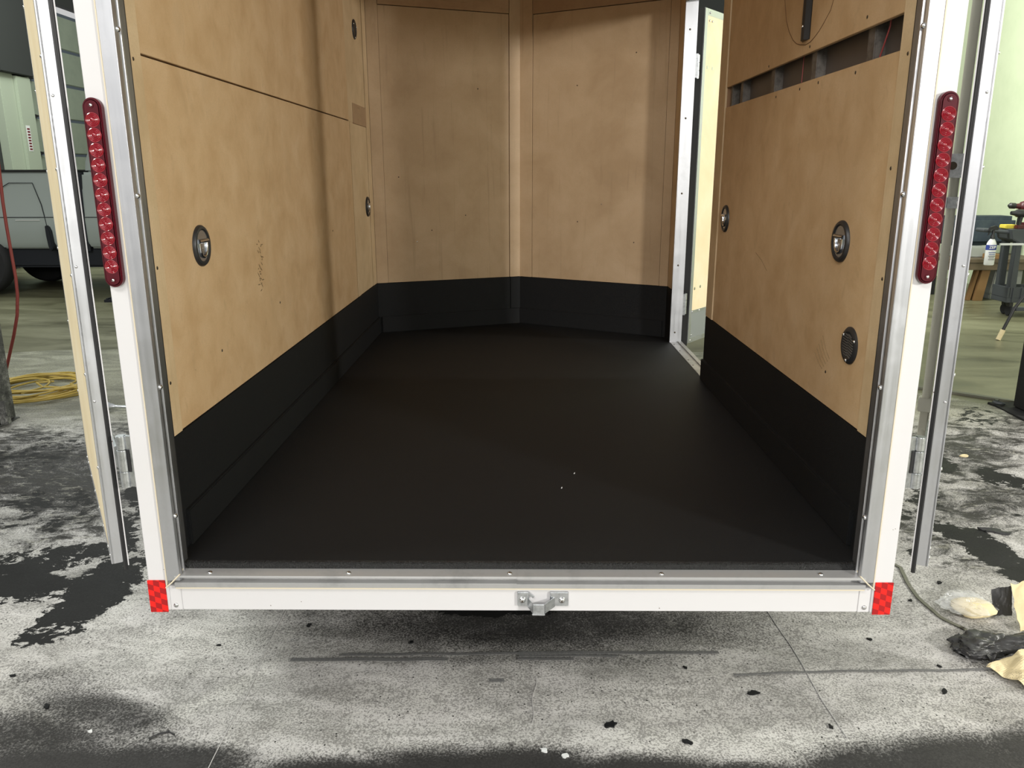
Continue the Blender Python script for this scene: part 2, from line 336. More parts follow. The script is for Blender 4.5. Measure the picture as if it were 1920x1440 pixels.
# ------------------------------------------------------------------ mesh helpers
WP = {}          # world position of every parent
class B:
    def __init__(s, T=None): s.bm = bmesh.new(); s.T = T
    def _v(s, p): return s.bm.verts.new(s.T(Vector(p)) if s.T else Vector(p))
    def hexa(s, P):
        v = [s._v(p) for p in P]
        for f in ((0,3,2,1),(4,5,6,7),(0,1,5,4),(1,2,6,5),(2,3,7,6),(3,0,4,7)): s.bm.faces.new([v[i] for i in f])
        return s
    def box(s, x0, x1, y0, y1, z0, z1):
        return s.hexa([(x0,y0,z0),(x1,y0,z0),(x1,y1,z0),(x0,y1,z0),(x0,y0,z1),(x1,y0,z1),(x1,y1,z1),(x0,y1,z1)])
    def prism(s, pts, plane, a, b):
        def P(u, v, w): return {'xy': (u, v, w), 'yz': (w, u, v), 'xz': (u, w, v)}[plane]
        A = [s._v(P(u, v, a)) for u, v in pts]; Bv = [s._v(P(u, v, b)) for u, v in pts]; n = len(pts)
        s.bm.faces.new(A[::-1]); s.bm.faces.new(Bv)
        for i in range(n): s.bm.faces.new([A[i], A[(i+1) % n], Bv[(i+1) % n], Bv[i]])
        return s
    def tube(s, path, r, n=8, closed=False, caps=True, up=None):
        path = [Vector(p) for p in path]; N = len(path); rings = []; prev = None
        for i, p in enumerate(path):
            a = path[i-1] if (i > 0 or closed) else p; b = path[(i+1) % N] if (i < N-1 or closed) else p
            t = (b-a).normalized()
            if prev is None:
                u = t.cross(Vector((0, 0, 1)) if abs(t.z) < 0.9 else Vector((1, 0, 0))).normalized()
            else:
                u = prev - t*prev.dot(t); u = u.normalized() if u.length > 1e-6 else t.orthogonal().normalized()
            prev = u; w = t.cross(u); rr = r[i] if isinstance(r, (list, tuple)) else r
            rings.append([s._v(p + u*(rr*math.cos(2*PI*k/n)) + w*(rr*math.sin(2*PI*k/n))) for k in range(n)])
        for i in range(N if closed else N-1):
            A, C = rings[i], rings[(i+1) % N]
            for k in range(n): s.bm.faces.new([A[k], A[(k+1) % n], C[(k+1) % n], C[k]])
        if caps and not closed:
            s.bm.faces.new(rings[0][::-1]); s.bm.faces.new(rings[-1])
        return s
    def cyl(s, p0, p1, r, n=16): return s.tube([p0, p1], r, n)
    def lathe(s, prof, origin, axis, n=28, stretch=None):
        # prof: list of (radius, height along axis)
        o = Vector(origin); t = Vector(axis).normalized()
        u = t.orthogonal().normalized() if stretch is None else Vector(stretch[0]).normalized()
        w = t.cross(u); k2 = 1 if stretch is None else stretch[1]
        rings = []
        for r, h in prof:
            if r < 1e-6: rings.append([s._v(o + t*h)]); continue
            rings.append([s._v(o + t*h + u*(r*math.cos(2*PI*k/n)) + w*(k2*r*math.sin(2*PI*k/n))) for k in range(n)])
        for A, C in zip(rings, rings[1:]):
            for k in range(n):
                a, b = A[k % len(A)], A[(k+1) % len(A)]; c, d = C[(k+1) % len(C)], C[k % len(C)]
                vs = []
                for q in (a, b, c, d):
                    if q not in vs: vs.append(q)
                if len(vs) > 2: s.bm.faces.new(vs)
        if len(rings[0]) > 1: s.bm.faces.new(rings[0][::-1])
        if len(rings[-1]) > 1: s.bm.faces.new(rings[-1])
        return s
    def dome(s, c, axis, r, h=None, n=12):
        h = h if h is not None else r*0.5
        return s.lathe([(r, -0.0008), (r, 0.0), (r*0.85, h*0.55), (r*0.5, h*0.9), (0, h)], c, axis, n)
    def build(s, name, mat, parent=None, bevel=0.0, smooth=False, label=None, seg=2):
        bm = s.bm; bmesh.ops.recalc_face_normals(bm, faces=bm.faces)
        if bevel > 0:
            es = [e for e in bm.edges if len(e.link_faces) == 2 and e.calc_face_angle(0) > 0.6]
            bmesh.ops.bevel(bm, geom=es, offset=bevel, segments=seg, affect='EDGES', clamp_overlap=True)
        xs = [v.co for v in bm.verts]
        c = Vector(((min(v.x for v in xs)+max(v.x for v in xs))/2, (min(v.y for v in xs)+max(v.y for v in xs))/2,
                    min(v.z for v in xs) if parent is None else (min(v.z for v in xs)+max(v.z for v in xs))/2))
        for v in bm.verts: v.co -= c
        if smooth:
            for f in bm.faces: f.smooth = True
        me = bpy.data.meshes.new(name); bm.to_mesh(me); bm.free()
        me.materials.append(MAT[mat] if isinstance(mat, str) else mat)
        if smooth and hasattr(me, 'set_sharp_from_angle'): me.set_sharp_from_angle(angle=0.7)
        o = bpy.data.objects.new(name, me); COL.objects.link(o); WP[o] = c.copy()
        if parent is not None: o.parent = parent; o.location = c - WP[parent]
        else: o.location = c
        if label: o['label'] = label
        return o

def thing(name, label, cat, loc=(0, 0, 0), group=None):
    o = bpy.data.objects.new(name, None); COL.objects.link(o); o.location = loc; WP[o] = Vector(loc)
    o.empty_display_size = 0.1; o['label'] = label; o['category'] = cat
    if group: o['group'] = group
    return o
def sub(name, parent, loc, label=None):       # an Empty part that gathers sub-parts
    o = bpy.data.objects.new(name, None); COL.objects.link(o); WP[o] = Vector(loc); o.parent = parent
    o.location = Vector(loc) - WP[parent]; o.empty_display_size = 0.05
    if label: o['label'] = label
    return o
def tag(o, label, cat, group=None, kind=None):
    o['label'] = label; o['category'] = cat
    if group: o['group'] = group
    if kind: o['kind'] = kind
    return o
def struct(o): o['kind'] = 'structure'; return o
# ------------------------------------------------------------------ workshop shell
struct(B().box(-8.35, 6.3, -7, 17.2, -0.12, 0.0).build('floor', 'concrete'))
struct(B().box(6.15, 6.3, -7, 17.2, 0.0, 6.0).build('wall_right', 'green_wall'))
struct(B().box(-8.35, 6.3, 17.05, 17.2, 0.0, 6.0).build('wall_back', 'dark_wall'))
struct(B().box(-8.35, -8.2, -7, 11.9, 0.0, 6.0).box(-8.35, -8.2, 16.6, 17.05, 0, 6).box(-8.35, -8.2, 11.9, 16.6, 4.4, 6).build('wall_left', 'dark_wall'))
# roller door of horizontal sections in the left wall
b = B()
for k in range(7):
    z0 = 0.05 + k*0.6
    b.box(-8.29, -8.20, 12.0, 16.55, z0, z0+0.55)
gd = struct(b.build('door_1', 'grey_green', bevel=0.012))
for k in range(7):
    z0 = 0.05 + k*0.6
    B().box(-8.285, -8.215, 12.0, 16.55, z0+0.545, z0+0.605).build('section_joint', 'seam_blue', gd)
for k in range(1, 6):
    z0 = 0.05 + k*0.6 + 0.57
    B().prism([(12.02, z0-0.06), (12.30, z0+0.02), (12.02, z0+0.07)], 'yz', -8.2, -8.14).build('roller_bracket', 'black_metal', gd)
B().box(-8.2, -8.08, 11.93, 12.03, 0, 4.2).build('door_track', 'frame_green', gd)
t1 = struct(B().box(-8.2, -8.0, 11.55, 11.93, 0, 3.0).box(-8.2, -8.05, 11.2, 11.55, 0, 3.02).build('trim_1', 'frame_green', bevel=0.01))
struct(B().box(-8.2, -7.95, 11.1, 11.98, 3.02, 4.4).build('trim_2', 'dark_wall', bevel=0.01))
st = B().box(-8.0, -7.996, 11.62, 11.72, 1.85, 2.25).build('warning_sticker', 'label_text')
tag(st, 'narrow red and white warning sticker on pale green steel door frame', 'sticker')
for k in range(8): B().box(-7.997, -7.994, 11.635, 11.705, 1.87+k*0.045, 1.895+k*0.045).build('printed_block', 'sticker_red', st)

# ------------------------------------------------------------------ plastic sheet on the floor with overspray
PALE = [(-1.005,0.469,0.232,0.096,0.05,-0.13,0.8),(-0.855,0.598,0.109,0.0,0.03,-0.097,0.6),(-0.877,0.153,0.109,0.138,0.016,-0.021,0.9),(-0.97,0.035,0.092,0.101,0.018,-0.021,0.5),(-0.789,0.234,0.055,0.134,0.019,-0.03,0.7),(-1.198,0.365,0.155,-0.013,0.01,-0.023,0.4),(-1.004,0.298,0.145,0.001,0.008,-0.022,0.4),(-0.408,0.128,0.297,0.05,0.012,-0.067,0.35),(-0.106,0.085,0.117,-0.01,0.002,-0.054,0.4),(0.311,0.134,0.224,0.002,-0.012,-0.089,0.4),(0.915,0.234,0.034,-0.14,0.04,0.065,0.35),(0.738,-0.014,0.167,0.002,-0.02,-0.058,0.5),(0.604,0.006,0.211,0.001,-0.017,-0.06,0.45),(0.392,0.004,0.212,0.002,-0.009,-0.05,0.45),(1.077,0.117,0.177,0.001,-0.041,-0.087,0.4),(1.12,0.546,0.21,0.002,-0.032,-0.077,0.45),(-1.508,1.207,0.044,0.0,0.141,-0.316,0.5),(-1.372,0.772,0.01,0.247,0.063,-0.073,0.7),(1.409,0.829,0.06,-0.111,-0.069,-0.148,0.6),(1.602,0.792,0.072,-0.073,-0.03,-0.056,0.5),(-0.773,0.565,-0.031,0.211,0.027,0.0,0.6),(0.87,0.285,-0.006,-0.147,0.017,0.011,0.35)]
CRUST = [(-1.517,0.771,-0.033,-0.26,0.113,-0.108,1.0),(-1.812,0.828,0.157,0.001,0.095,-0.157,1.0),(-1.779,1.017,0.229,0.046,0.06,-0.108,0.75),(-1.583,0.449,0.075,0.019,0.035,-0.058,0.8),(-1.551,0.576,0.044,0.122,0.054,-0.048,0.8),(-1.821,1.69,0.056,0.0,0.16,-0.3,0.85),(-1.63,1.206,0.066,0.001,0.122,-0.232,0.8),(-2.178,1.473,0.334,0.001,0.161,-0.269,0.5),(-2.627,2.082,0.224,0.001,0.139,-0.225,0.45),(-2.028,1.594,0.179,-0.06,0.065,-0.12,0.5),(-2.525,2.247,0.32,0.179,0.181,-0.317,0.4),(2.151,2.042,0.093,0.0,-0.056,-0.112,1.0),(2.324,1.902,0.019,-0.084,-0.064,-0.084,1.0),(1.785,1.277,0.078,-0.099,-0.059,-0.08,0.85),(1.85,1.062,0.071,-0.154,-0.073,-0.08,1.0),(1.881,0.892,0.062,-0.086,-0.067,-0.079,1.0),(1.893,1.252,0.036,-0.059,-0.031,-0.04,0.95),(1.795,1.553,0.12,0.001,-0.108,-0.225,0.6),(2.4,1.846,0.086,-0.067,-0.072,-0.121,0.7),(2.204,1.497,0.105,-0.056,-0.067,-0.113,0.45),(1.559,1.082,0.034,0.001,-0.021,-0.045,0.8),(-0.079,0.637,0.21,0.001,0.001,-0.044,1.0),(2.801,2.844,0.13,-0.105,-0.143,-0.257,0.55)]
DUST_AND_SHADE = [(-2.276,1.858,0.502,0.003,0.369,-0.653,1.0),(-2.815,2.245,0.435,0.002,0.292,-0.458,0.8),(-2.062,1.204,0.355,0.002,0.168,-0.275,0.6),(-1.959,1.86,0.158,0.0,0.187,-0.385,0.5),(2.366,2.268,0.428,0.002,-0.278,-0.525,0.8),(2.107,1.555,0.336,0.002,-0.184,-0.328,0.8),(2.9,2.739,0.189,0.0,-0.226,-0.383,0.7),(1.719,1.13,0.175,-0.134,-0.113,-0.22,0.6),(-1.279,-0.03,0.295,0.003,0.089,-0.149,0.9),(-1.156,0.088,0.277,-0.063,0.054,-0.106,0.85),(-1.364,0.217,0.188,0.002,0.061,-0.107,0.6),(-0.908,-0.104,0.284,0.002,0.039,-0.09,1.0),(-1.022,-0.007,0.17,0.001,0.033,-0.07,0.7),(-1.118,-0.143,0.399,0.003,0.066,-0.119,1.1),(-0.436,-0.155,0.263,0.002,0.017,-0.082,1.1),(-0.188,-0.135,0.252,0.002,0.01,-0.107,1.1),(0.011,-0.125,0.252,0.002,-0.001,-0.1,1.1),(0.273,-0.15,0.302,0.003,-0.012,-0.094,1.1),(0.559,-0.156,0.301,0.002,-0.021,-0.078,1.1),(0.865,-0.109,0.2,0.002,-0.042,-0.101,1.0),(1.102,-0.088,0.255,0.002,-0.065,-0.124,1.05),(1.288,-0.068,0.203,0.002,-0.082,-0.134,1.0),(1.29,0.13,0.107,-0.066,-0.055,-0.099,0.35),(0.048,0.555,0.76,0.005,-0.003,-0.195,0.88),(-0.598,0.583,0.216,0.001,0.041,-0.185,0.6),(0.624,0.527,0.297,0.002,-0.037,-0.163,0.6),(0.885,0.423,0.336,0.002,-0.024,-0.071,0.25),(-0.021,0.351,0.737,0.005,0.0,-0.054,0.55),(-0.877,0.501,0.105,0.0,0.058,-0.175,0.4),(-0.14,0.154,0.121,0.001,0.004,-0.069,0.2),(0.446,0.308,0.209,0.002,-0.014,-0.077,0.25),(1.439,0.398,0.1,0.001,-0.089,-0.16,0.6),(1.909,1.495,0.33,0.002,-0.165,-0.318,0.7),(-2.373,2.519,0.277,0.001,0.18,-0.355,0.6),(-0.894,0.353,0.115,0.001,0.028,-0.081,0.3),(-1.117,0.194,0.154,0.001,0.028,-0.059,0.3),(0.041,0.132,1.345,0.01,-0.002,-0.171,0.22),(0.633,0.113,0.133,0.001,-0.029,-0.107,0.2)]  # overspray dust; ellipses beneath the trailer also paint its shade

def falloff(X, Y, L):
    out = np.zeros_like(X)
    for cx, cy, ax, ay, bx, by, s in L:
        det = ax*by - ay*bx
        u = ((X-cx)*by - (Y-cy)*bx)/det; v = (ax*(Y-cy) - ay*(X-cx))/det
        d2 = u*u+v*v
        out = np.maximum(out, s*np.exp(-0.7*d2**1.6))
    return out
def make_sheet():
    xs = np.arange(-5.2, 4.2, 0.025); ys = np.concatenate([np.arange(-1.6, 3.6, 0.02), np.arange(3.6, 4.82, 0.05)])
    nx, ny = len(xs), len(ys)
    X, Y = np.meshgrid(xs, ys); X = X.copy(); Y = Y.copy()
    ed = 0.05*np.sin(X*3.1)+0.03*np.sin(X*7.7+1)
    Z = np.empty_like(X)
    for j in range(ny):
        for i in range(nx):
            x, y = X[j, i], Y[j, i]
            wr = noise.noise(Vector((x*2.3, y*4.0, 0.3)))*0.010 + noise.noise(Vector((x*9, y*14, 2.3)))*0.004
            lift = 1.6 if abs(x) > 1.15 and y > 1.4 else 1.0
            Z[j, i] = 0.014 + wr*lift*0.8
    Z = np.clip(Z, 0.002, None)
    Y = Y + np.where(Y > 4.6, ed, 0)
    me = bpy.data.meshes.new('plastic_sheet')
    co = np.stack([X, Y, Z], -1).reshape(-1, 3)
    idx = np.arange(nx*ny).reshape(ny, nx)
    f = np.stack([idx[:-1, :-1], idx[:-1, 1:], idx[1:, 1:], idx[1:, :-1]], -1).reshape(-1, 4)
    # right far corner folded away along a diagonal
    fc = co[f].mean(1)
    keep = ~((fc[:, 0] > 1.6) & (fc[:, 1] > 3.55 - (fc[:, 0]-2.55)*0.75))
    f = f[keep]
    me.from_pydata(co.tolist(), [], f.tolist())
    for nm, L, base in (('crust', CRUST, 0.0), ('dust_and_shade', DUST_AND_SHADE, 0.0), ('pale', PALE, 0.0)):
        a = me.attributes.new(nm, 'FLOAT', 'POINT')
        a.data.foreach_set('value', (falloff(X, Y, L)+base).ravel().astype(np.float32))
    for p in me.polygons: p.use_smooth = True
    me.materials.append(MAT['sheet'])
    o = bpy.data.objects.new('plastic_sheet', me); COL.objects.link(o); WP[o] = Vector((0, 0, 0))
    return o
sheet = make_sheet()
tag(sheet, 'wrinkled plastic sheet covering the workshop floor, dusted with black overspray', 'plastic sheet')
def seam(pts, r=0.0013):
    B().tube([(x, y, z) for x, y, z in pts], r, 6).build('film_fold', 'film_white', sheet, smooth=True)
def wz(x, y):
    return max(0.002, 0.014+0.8*(noise.noise(Vector((x*2.3, y*4.0, 0.3)))*0.010+noise.noise(Vector((x*9, y*14, 2.3)))*0.004))
def line(a, c, n=24, off=0.001, wob=0.004):
    out = []
    for i in range(n+1):
        t = i/n; x = a[0]+(c[0]-a[0])*t+wob*math.sin(t*9+a[0]*5); y = a[1]+(c[1]-a[1])*t
        out.append((x, y, wz(x, y)+off))
    return out
seam(line((-0.797, 0.66), (-0.772, -0.15))); seam(line((0.846, 0.66), (0.862, 0.0)))
seam(line((0.05, 0.26), (0.035, 0.05)), 0.0012)

def flat_strip(name, a, c, w, mat, label, cat, group=None):
    b = B(); pts = line(a, c, 30, 0.0025, 0.0)
    d = Vector((c[0]-a[0], c[1]-a[1], 0)).normalized(); s = Vector((-d.y, d.x, 0))*w/2
    for p, q in zip(pts, pts[1:]):
        p = Vector(p); q = Vector(q); up = Vector((0, 0, 0.0012))
        b.hexa([p-s, q-s, q+s, p+s, p-s+up, q-s+up, q+s+up, p+s+up])
    bmesh.ops.remove_doubles(b.bm, verts=b.bm.verts, dist=1e-5)
    o = b.build(name, mat); tag(o, label, cat, group); return o
M_('tape', speck('grey tape under overspray', (0.135, 0.135, 0.135), (0.22, 0.22, 0.21), 160, 0.45, 0.7, 0.6))
G = 'grey tape strips on the plastic sheet'
flat_strip('tape_strip', (-0.70, 0.340), (-0.217, 0.339), 0.016, 'tape', 'grey tape strip on the sheet, left of centre and nearer of its pair', 'tape', G)
flat_strip('tape_strip', (-0.55, 0.366), (0.0, 0.370), 0.012, 'tape', 'long grey tape strip just behind the left centre strip', 'tape', G)
flat_strip('tape_strip', (0.0, 0.372), (0.62, 0.388), 0.014, 'tape', 'long thin grey tape strip running right, farthest under the trailer', 'tape', G)
flat_strip('tape_strip', (-0.003, 0.342), (0.167, 0.341), 0.012, 'tape', 'short grey tape strip near the middle below the latch', 'tape', G)
flat_strip('tape_strip', (0.0, 0.357), (0.308, 0.362), 0.010, 'tape', 'grey tape strip just behind the short middle strip', 'tape', G)
flat_strip('tape_strip', (-0.086, 0.237), (-0.043, 0.237), 0.014, 'tape', 'tiny grey tape scrap in front of the other strips', 'tape', G)
flat_strip('tape_strip', (0.637, 0.270), (1.454, 0.310), 0.008, 'tape', 'thin grey tape line on the sheet below the right red reflector', 'tape', G)
b = B(); rp = [(1.30, 1.23), (1.436, 0.94), (1.409, 0.829), (1.394, 0.717), (1.408, 0.597), (1.454, 0.517)]
M_('strap', base_mat('olive grey strap', (0.17, 0.17, 0.13), 0.5)[0])
pts = []
for i in range(len(rp)-1):
    for k in range(8):
        t = k/8; pts.append((rp[i][0]*(1-t)+rp[i+1][0]*t, rp[i][1]*(1-t)+rp[i+1][1]*t))
pts.append(rp[-1])
for p, q in zip(pts, pts[1:]):
    d = Vector((q[0]-p[0], q[1]-p[1], 0)).normalized(); s = Vector((-d.y, d.x, 0))*0.0065; up = Vector((0, 0, 0.003))
    p = Vector((p[0], p[1], wz(*p)+0.002)); q = Vector((q[0], q[1], wz(*q)+0.002))
    b.hexa([p-s, q-s, q+s, p+s, p-s+up, q-s+up, q+s+up, p+s+up])
bmesh.ops.remove_doubles(b.bm, verts=b.bm.verts, dist=1e-4)
tag(b.build('strap', 'strap', smooth=True), 'flat olive strap on the sheet running from right trailer corner to the paper bundle', 'strap')

# ------------------------------------------------------------------ the trailer
TR = thing('cargo_trailer', 'white enclosed v-nose cargo trailer with open rear doors and black lined floor', 'trailer', (0, 1.5, 0))
F = 0.5; HT = 2.50; HL = 0.806
NL = (-0.88, 3.095); NA = (0.0, 3.445); NR = (0.88, 2.947)
def tp(b, name, mat, bevel=0.0, parent=None, **k): return b.build(name, mat, parent or TR, bevel, **k)
# floor deck and liner
tp(B().prism([(-0.92, 0.05), (0.92, 0.05), (0.92, 2.98), (0.0, 3.50), (-0.92, 3.11)], 'xy', 0.40, 0.462), 'deck_frame', 'black_metal')
tp(B().prism([(-0.88, 0.04), (0.88, 0.04), (0.925, 1.97), (0.925, 2.79), NR, NA, NL], 'xy', 0.462, F), 'floor_liner', 'liner', 0.0)
tp(B().prism([(0.030, 0.483), (0.046, 0.480), (0.048, 0.5005), (0.044, 0.502), (0.036, 0.500)], 'yz', -0.85, 0.85), 'floor_edge', 'liner_edge', 0.0015)
# outer skins and roof
tp(B().box(-0.929, -0.917, 0.05, 3.13, 0.40, 2.56), 'side_skin', 'white')
tp(B().box(0.925, 0.929, 0.05, 1.935, 0.40, 2.56).box(0.925, 0.929, 2.82, 3.0, 0.40, 2.56).box(0.925, 0.929, 1.935, 2.82, 2.37, 2.56).box(0.925, 0.929, 1.935, 2.82, 0.40, 0.47), 'side_skin', 'white')
tp(B().prism([(-0.93, 3.13), (0.0, 3.52), (0.0, 3.50), (-0.92, 3.115)], 'xy', 0.40, 2.56), 'nose_skin', 'white')
tp(B().prism([(0.93, 3.0), (0.0, 3.52), (0.0, 3.50), (0.92, 2.985)], 'xy', 0.40, 2.56), 'nose_skin', 'white')
tp(B().prism([(-0.93, 0.0), (0.93, 0.0), (0.93, 3.0), (0.0, 3.52), (-0.93, 3.13)], 'xy', 2.56, 2.60), 'roof', 'white')
tp(B().prism([(-0.88, 0.04), (0.88, 0.04), NR, NA, NL], 'xy', 2.5, 2.52), 'ceiling_panel', 'ply')
# wall studs on the right (seen in the open strip)
for y0, y1 in ((0.36, 0.405), (0.765, 0.81), (1.17, 1.215), (1.58, 1.62), (1.745, 1.775)):
    tp(B().box(0.893, 0.9245, y0, y1, 0.82, 2.5), 'wall_stud', 'stud', 0.003)
tp(B().box(0.9215, 0.9245, 0.11, 1.78, 1.6, 1.95), 'skin_backing', 'wall_metal')
tp(B().tube([(0.903, 0.303, 1.97), (0.902, 0.30, 1.80), (0.902, 0.325, 1.76), (0.902, 0.345, 1.73), (0.902, 0.35, 1.5)], 0.002, 8), 'wire', 'red_wire', smooth=True)
tp(B().tube([(0.905, 0.915, 1.97), (0.905, 0.922, 1.77), (0.905, 0.93, 1.5)], 0.0014, 8), 'wire', 'red_wire', smooth=True)
# ---- left wall panels
xl = -0.88; TH = 0.012
def lw(name, mat, y0, y1, z0, z1, proud=0.0, bevel=0.001, **k):
    return tp(B().box(xl-TH, xl+proud, y0, y1, z0, z1), name, mat, bevel, **k)
def rw(name, mat, y0, y1, z0, z1, proud=0.0, bevel=0.001, **k):
    return tp(B().box(-xl-proud, -xl+TH, y0, y1, z0, z1), name, mat, bevel, **k)
tp(B().box(xl-TH-0.004, xl-TH, 0.05, 3.1, 0.5, 2.5), 'wall_backing', 'gapdark')
lw('batten', 'batten', 0.105, 0.168, HL+0.003, 2.5, 0.005)
tp(B().box(xl-TH, xl+0.005, 0.099, 0.105, 0.5, 2.5), 'plywood_edge', 'edge')
lw('wall_panel', 'ply', 0.168, 2.505, HL+0.003, 1.722)
lw('wall_panel', 'ply', 0.168, 2.478, 1.7265, 2.5, 0.003)
lw('batten', 'batten', 2.489, 2.60, 1.722, 2.5)
lw('batten', 'batten', 2.514, 2.595, HL+0.003, 1.722)
lw('wall_panel', 'batten', 2.60, 2.968, 1.822, 2.5, -0.002)
lw('wall_panel', 'batten', 2.60, 2.972, HL+0.003, 1.718, -0.002)
lw('cover_plate', 'plate', 2.60, 2.972, 1.719, 1.821, 0.002)
lw('batten', 'batten', 2.980, 3.09, HL+0.003, 2.5)
# ---- right wall panels (side door opening y 1.93 .. 2.79)
tp(B().box(0.893, 0.897, 0.05, 0.125, 0.5, 2.5), 'wall_backing', 'gapdark')
rw('batten', 'batten', 0.108, 0.172, HL+0.003, 2.5, 0.005)
tp(B().box(0.875, 0.892, 0.102, 0.108, 0.5, 2.5), 'plywood_edge', 'edge')
rw('wall_panel', 'ply', 0.172, 1.795, HL+0.003, 1.727)
rw('wall_panel', 'ply', 0.172, 1.795, 1.808, 2.5)
rw('batten', 'batten', 1.801, 1.92, HL+0.003, 2.5, 0.004)
tp(B().box(0.884, 0.925, 1.80, 1.925, 0.5, 2.5), 'door_stud', 'edge')
rw('wall_panel', 'batten', 2.80, 2.945, HL+0.003, 2.5)
rw('wall_panel', 'ply', 1.925, 2.80, 2.34, 2.5)
# ---- nose panels
def along(P, Q, s0, s1, z0, z1, proud, back=TH):
    P = Vector((P[0], P[1])); Q = Vector((Q[0], Q[1])); d = (Q-P); L = d.length; d /= L
    n = Vector((d.y, -d.x)) if True else None          # towards the inside (-y)
    if n.y > 0: n = -n
    a = P+d*s0; c = P+d*s1
    pts = [(a+n*proud), (c+n*proud), (c-n*back), (a-n*back)]
    return B().prism([(p.x, p.y) for p in pts], 'xy', z0, z1)
LL = (Vector(NA)-Vector(NL)).length; LR = (Vector(NA)-Vector(NR)).length
tp(along(NL, NA, 0, LL, 0.5, 2.5, -0.013, 0.016), 'wall_backing', 'gapdark')
tp(along(NR, NA, 0, LR, 0.5, 2.5, -0.013, 0.016), 'wall_backing', 'gapdark')
tp(along(NL, NA, 0.072, LL-0.075, HL+0.003, 2.392, 0), 'wall_panel', 'ply_nose')
tp(along(NL, NA, 0.072, LL-0.075, 2.396, 2.5, 0.006), 'top_plank', 'grainy')
tp(along(NL, NA, 0.0, 0.070, HL+0.003, 2.5, 0.003), 'batten', 'ply_nose')
tp(along(NL, NA, LL-0.071, LL-0.002, HL+0.003, 2.5, 0.004), 'batten', 'ply_nose')
tp(along(NR, NA, 0.055, LR-0.092, HL+0.003, 2.385, 0), 'wall_panel', 'ply_nose')
tp(along(NR, NA, 0.055, LR-0.092, 2.389, 2.5, 0.006), 'top_plank', 'plate')
tp(along(NR, NA, 0.0, 0.052, HL+0.003, 2.5, 0.003), 'batten', 'ply_nose')
tp(along(NR, NA, LR-0.088, LR-0.002, HL+0.003, 2.5, 0.004), 'batten', 'ply_nose')
# ---- black liner band round the walls, with a stepped lower board
def lband(side, y0, y1):
    s = -1 if side == 'L' else 1; x = 0.88*s
    tp(B().box(min(x-s*0.003, x+s*TH), max(x-s*0.003, x+s*TH), y0, y1, 0.5, HL), 'liner_band', 'liner')
    tp(B().box(min(x-s*0.014, x), max(x-s*0.014, x), y0+0.03, y1, 0.5, 0.601), 'liner_kickboard', 'liner', 0.003)
lband('L', 0.105, 3.09); lband('R', 0.108, 1.92)
tp(B().box(0.877, 0.892, 2.80, 2.945, 0.5, HL), 'liner_band', 'liner')
tp(along(NL, NA, 0.0, LL-0.07, 0.5, HL, 0.002), 'liner_band', 'liner')
tp(along(NL, NA, LL-0.066, LL-0.001, 0.601, HL, 0.004), 'liner_band', 'liner')
tp(along(NR, NA, 0.0, LR-0.001, 0.5, HL, 0.002), 'liner_band', 'liner')
tp(along(NL, NA, 0.02, LL-0.004, 0.5, 0.600, 0.012), 'liner_kickboard', 'liner', 0.003)
tp(along(NR, NA, 0.02, LR-0.004, 0.5, 0.600, 0.012), 'liner_kickboard', 'liner', 0.003)

# ---- rear frame
for s in (-1, 1):
    def sx(a, c): return (min(a*s, c*s), max(a*s, c*s))
    p = tp(B().box(*sx(0.881, 0.93), 0.0, 0.05, 0.385, 2.56), 'corner_post', 'white', 0.002)
    tp(B().box(*sx(0.852, 0.881), 0.003, 0.05, 0.385, 0.452), 'post_foot', 'white', 0.001)
    pr = [(0.881, -0.004), (0.848, -0.004), (0.845, 0.004), (0.845, 0.010), (0.851, 0.012), (0.851, 0.018), (0.845, 0.020), (0.845, 0.028), (0.852, 0.034), (0.881, 0.034)]
    tp(B().prism([(x*s, y) for x, y in pr], 'xy', 0.47, 2.45), 'door_frame_trim', 'alu', 0.0008)
    tp(B().box(*sx(0.8505, 0.884), 0.034, 0.060, 0.49, 2.45), 'jamb_return', 'alu_dull', 0.001)
    tp(B().box(*sx(0.868, 0.884), 0.060, 0.102, 0.49, 2.45), 'jamb_return', 'rubber', 0.001)
    tp(B().box(*sx(0.8805, 0.883), -0.0052, 0.0, 0.452, 2.45), 'caulk_bead', 'caulk')
    for z in (0.641, 0.969, 1.408, 1.75, 2.1):
        tp(B().dome((0.8445*s, 0.006, z), (-s, 0, 0), 0.0062, 0.005), 'rivet', 'screw', smooth=True)
    tp(B().dome((0.868*s, 0.003, 0.398), (0, -1, 0), 0.0065, 0.004), 'rivet', 'screw', smooth=True)
    # red prismatic reflector, wrapped flat on the foot of the post
    tp(B().box(*sx(0.887, 0.932), -0.003, -0.0005, 0.381, 0.470), 'reflector', 'reflector', 0.0008, label='red chequered prismatic reflector tape')
    # tie strap screws on battens
tp(B().box(-0.852, 0.852, 0.003, 0.05, 0.385, 0.453), 'rear_sill', 'white', 0.002)
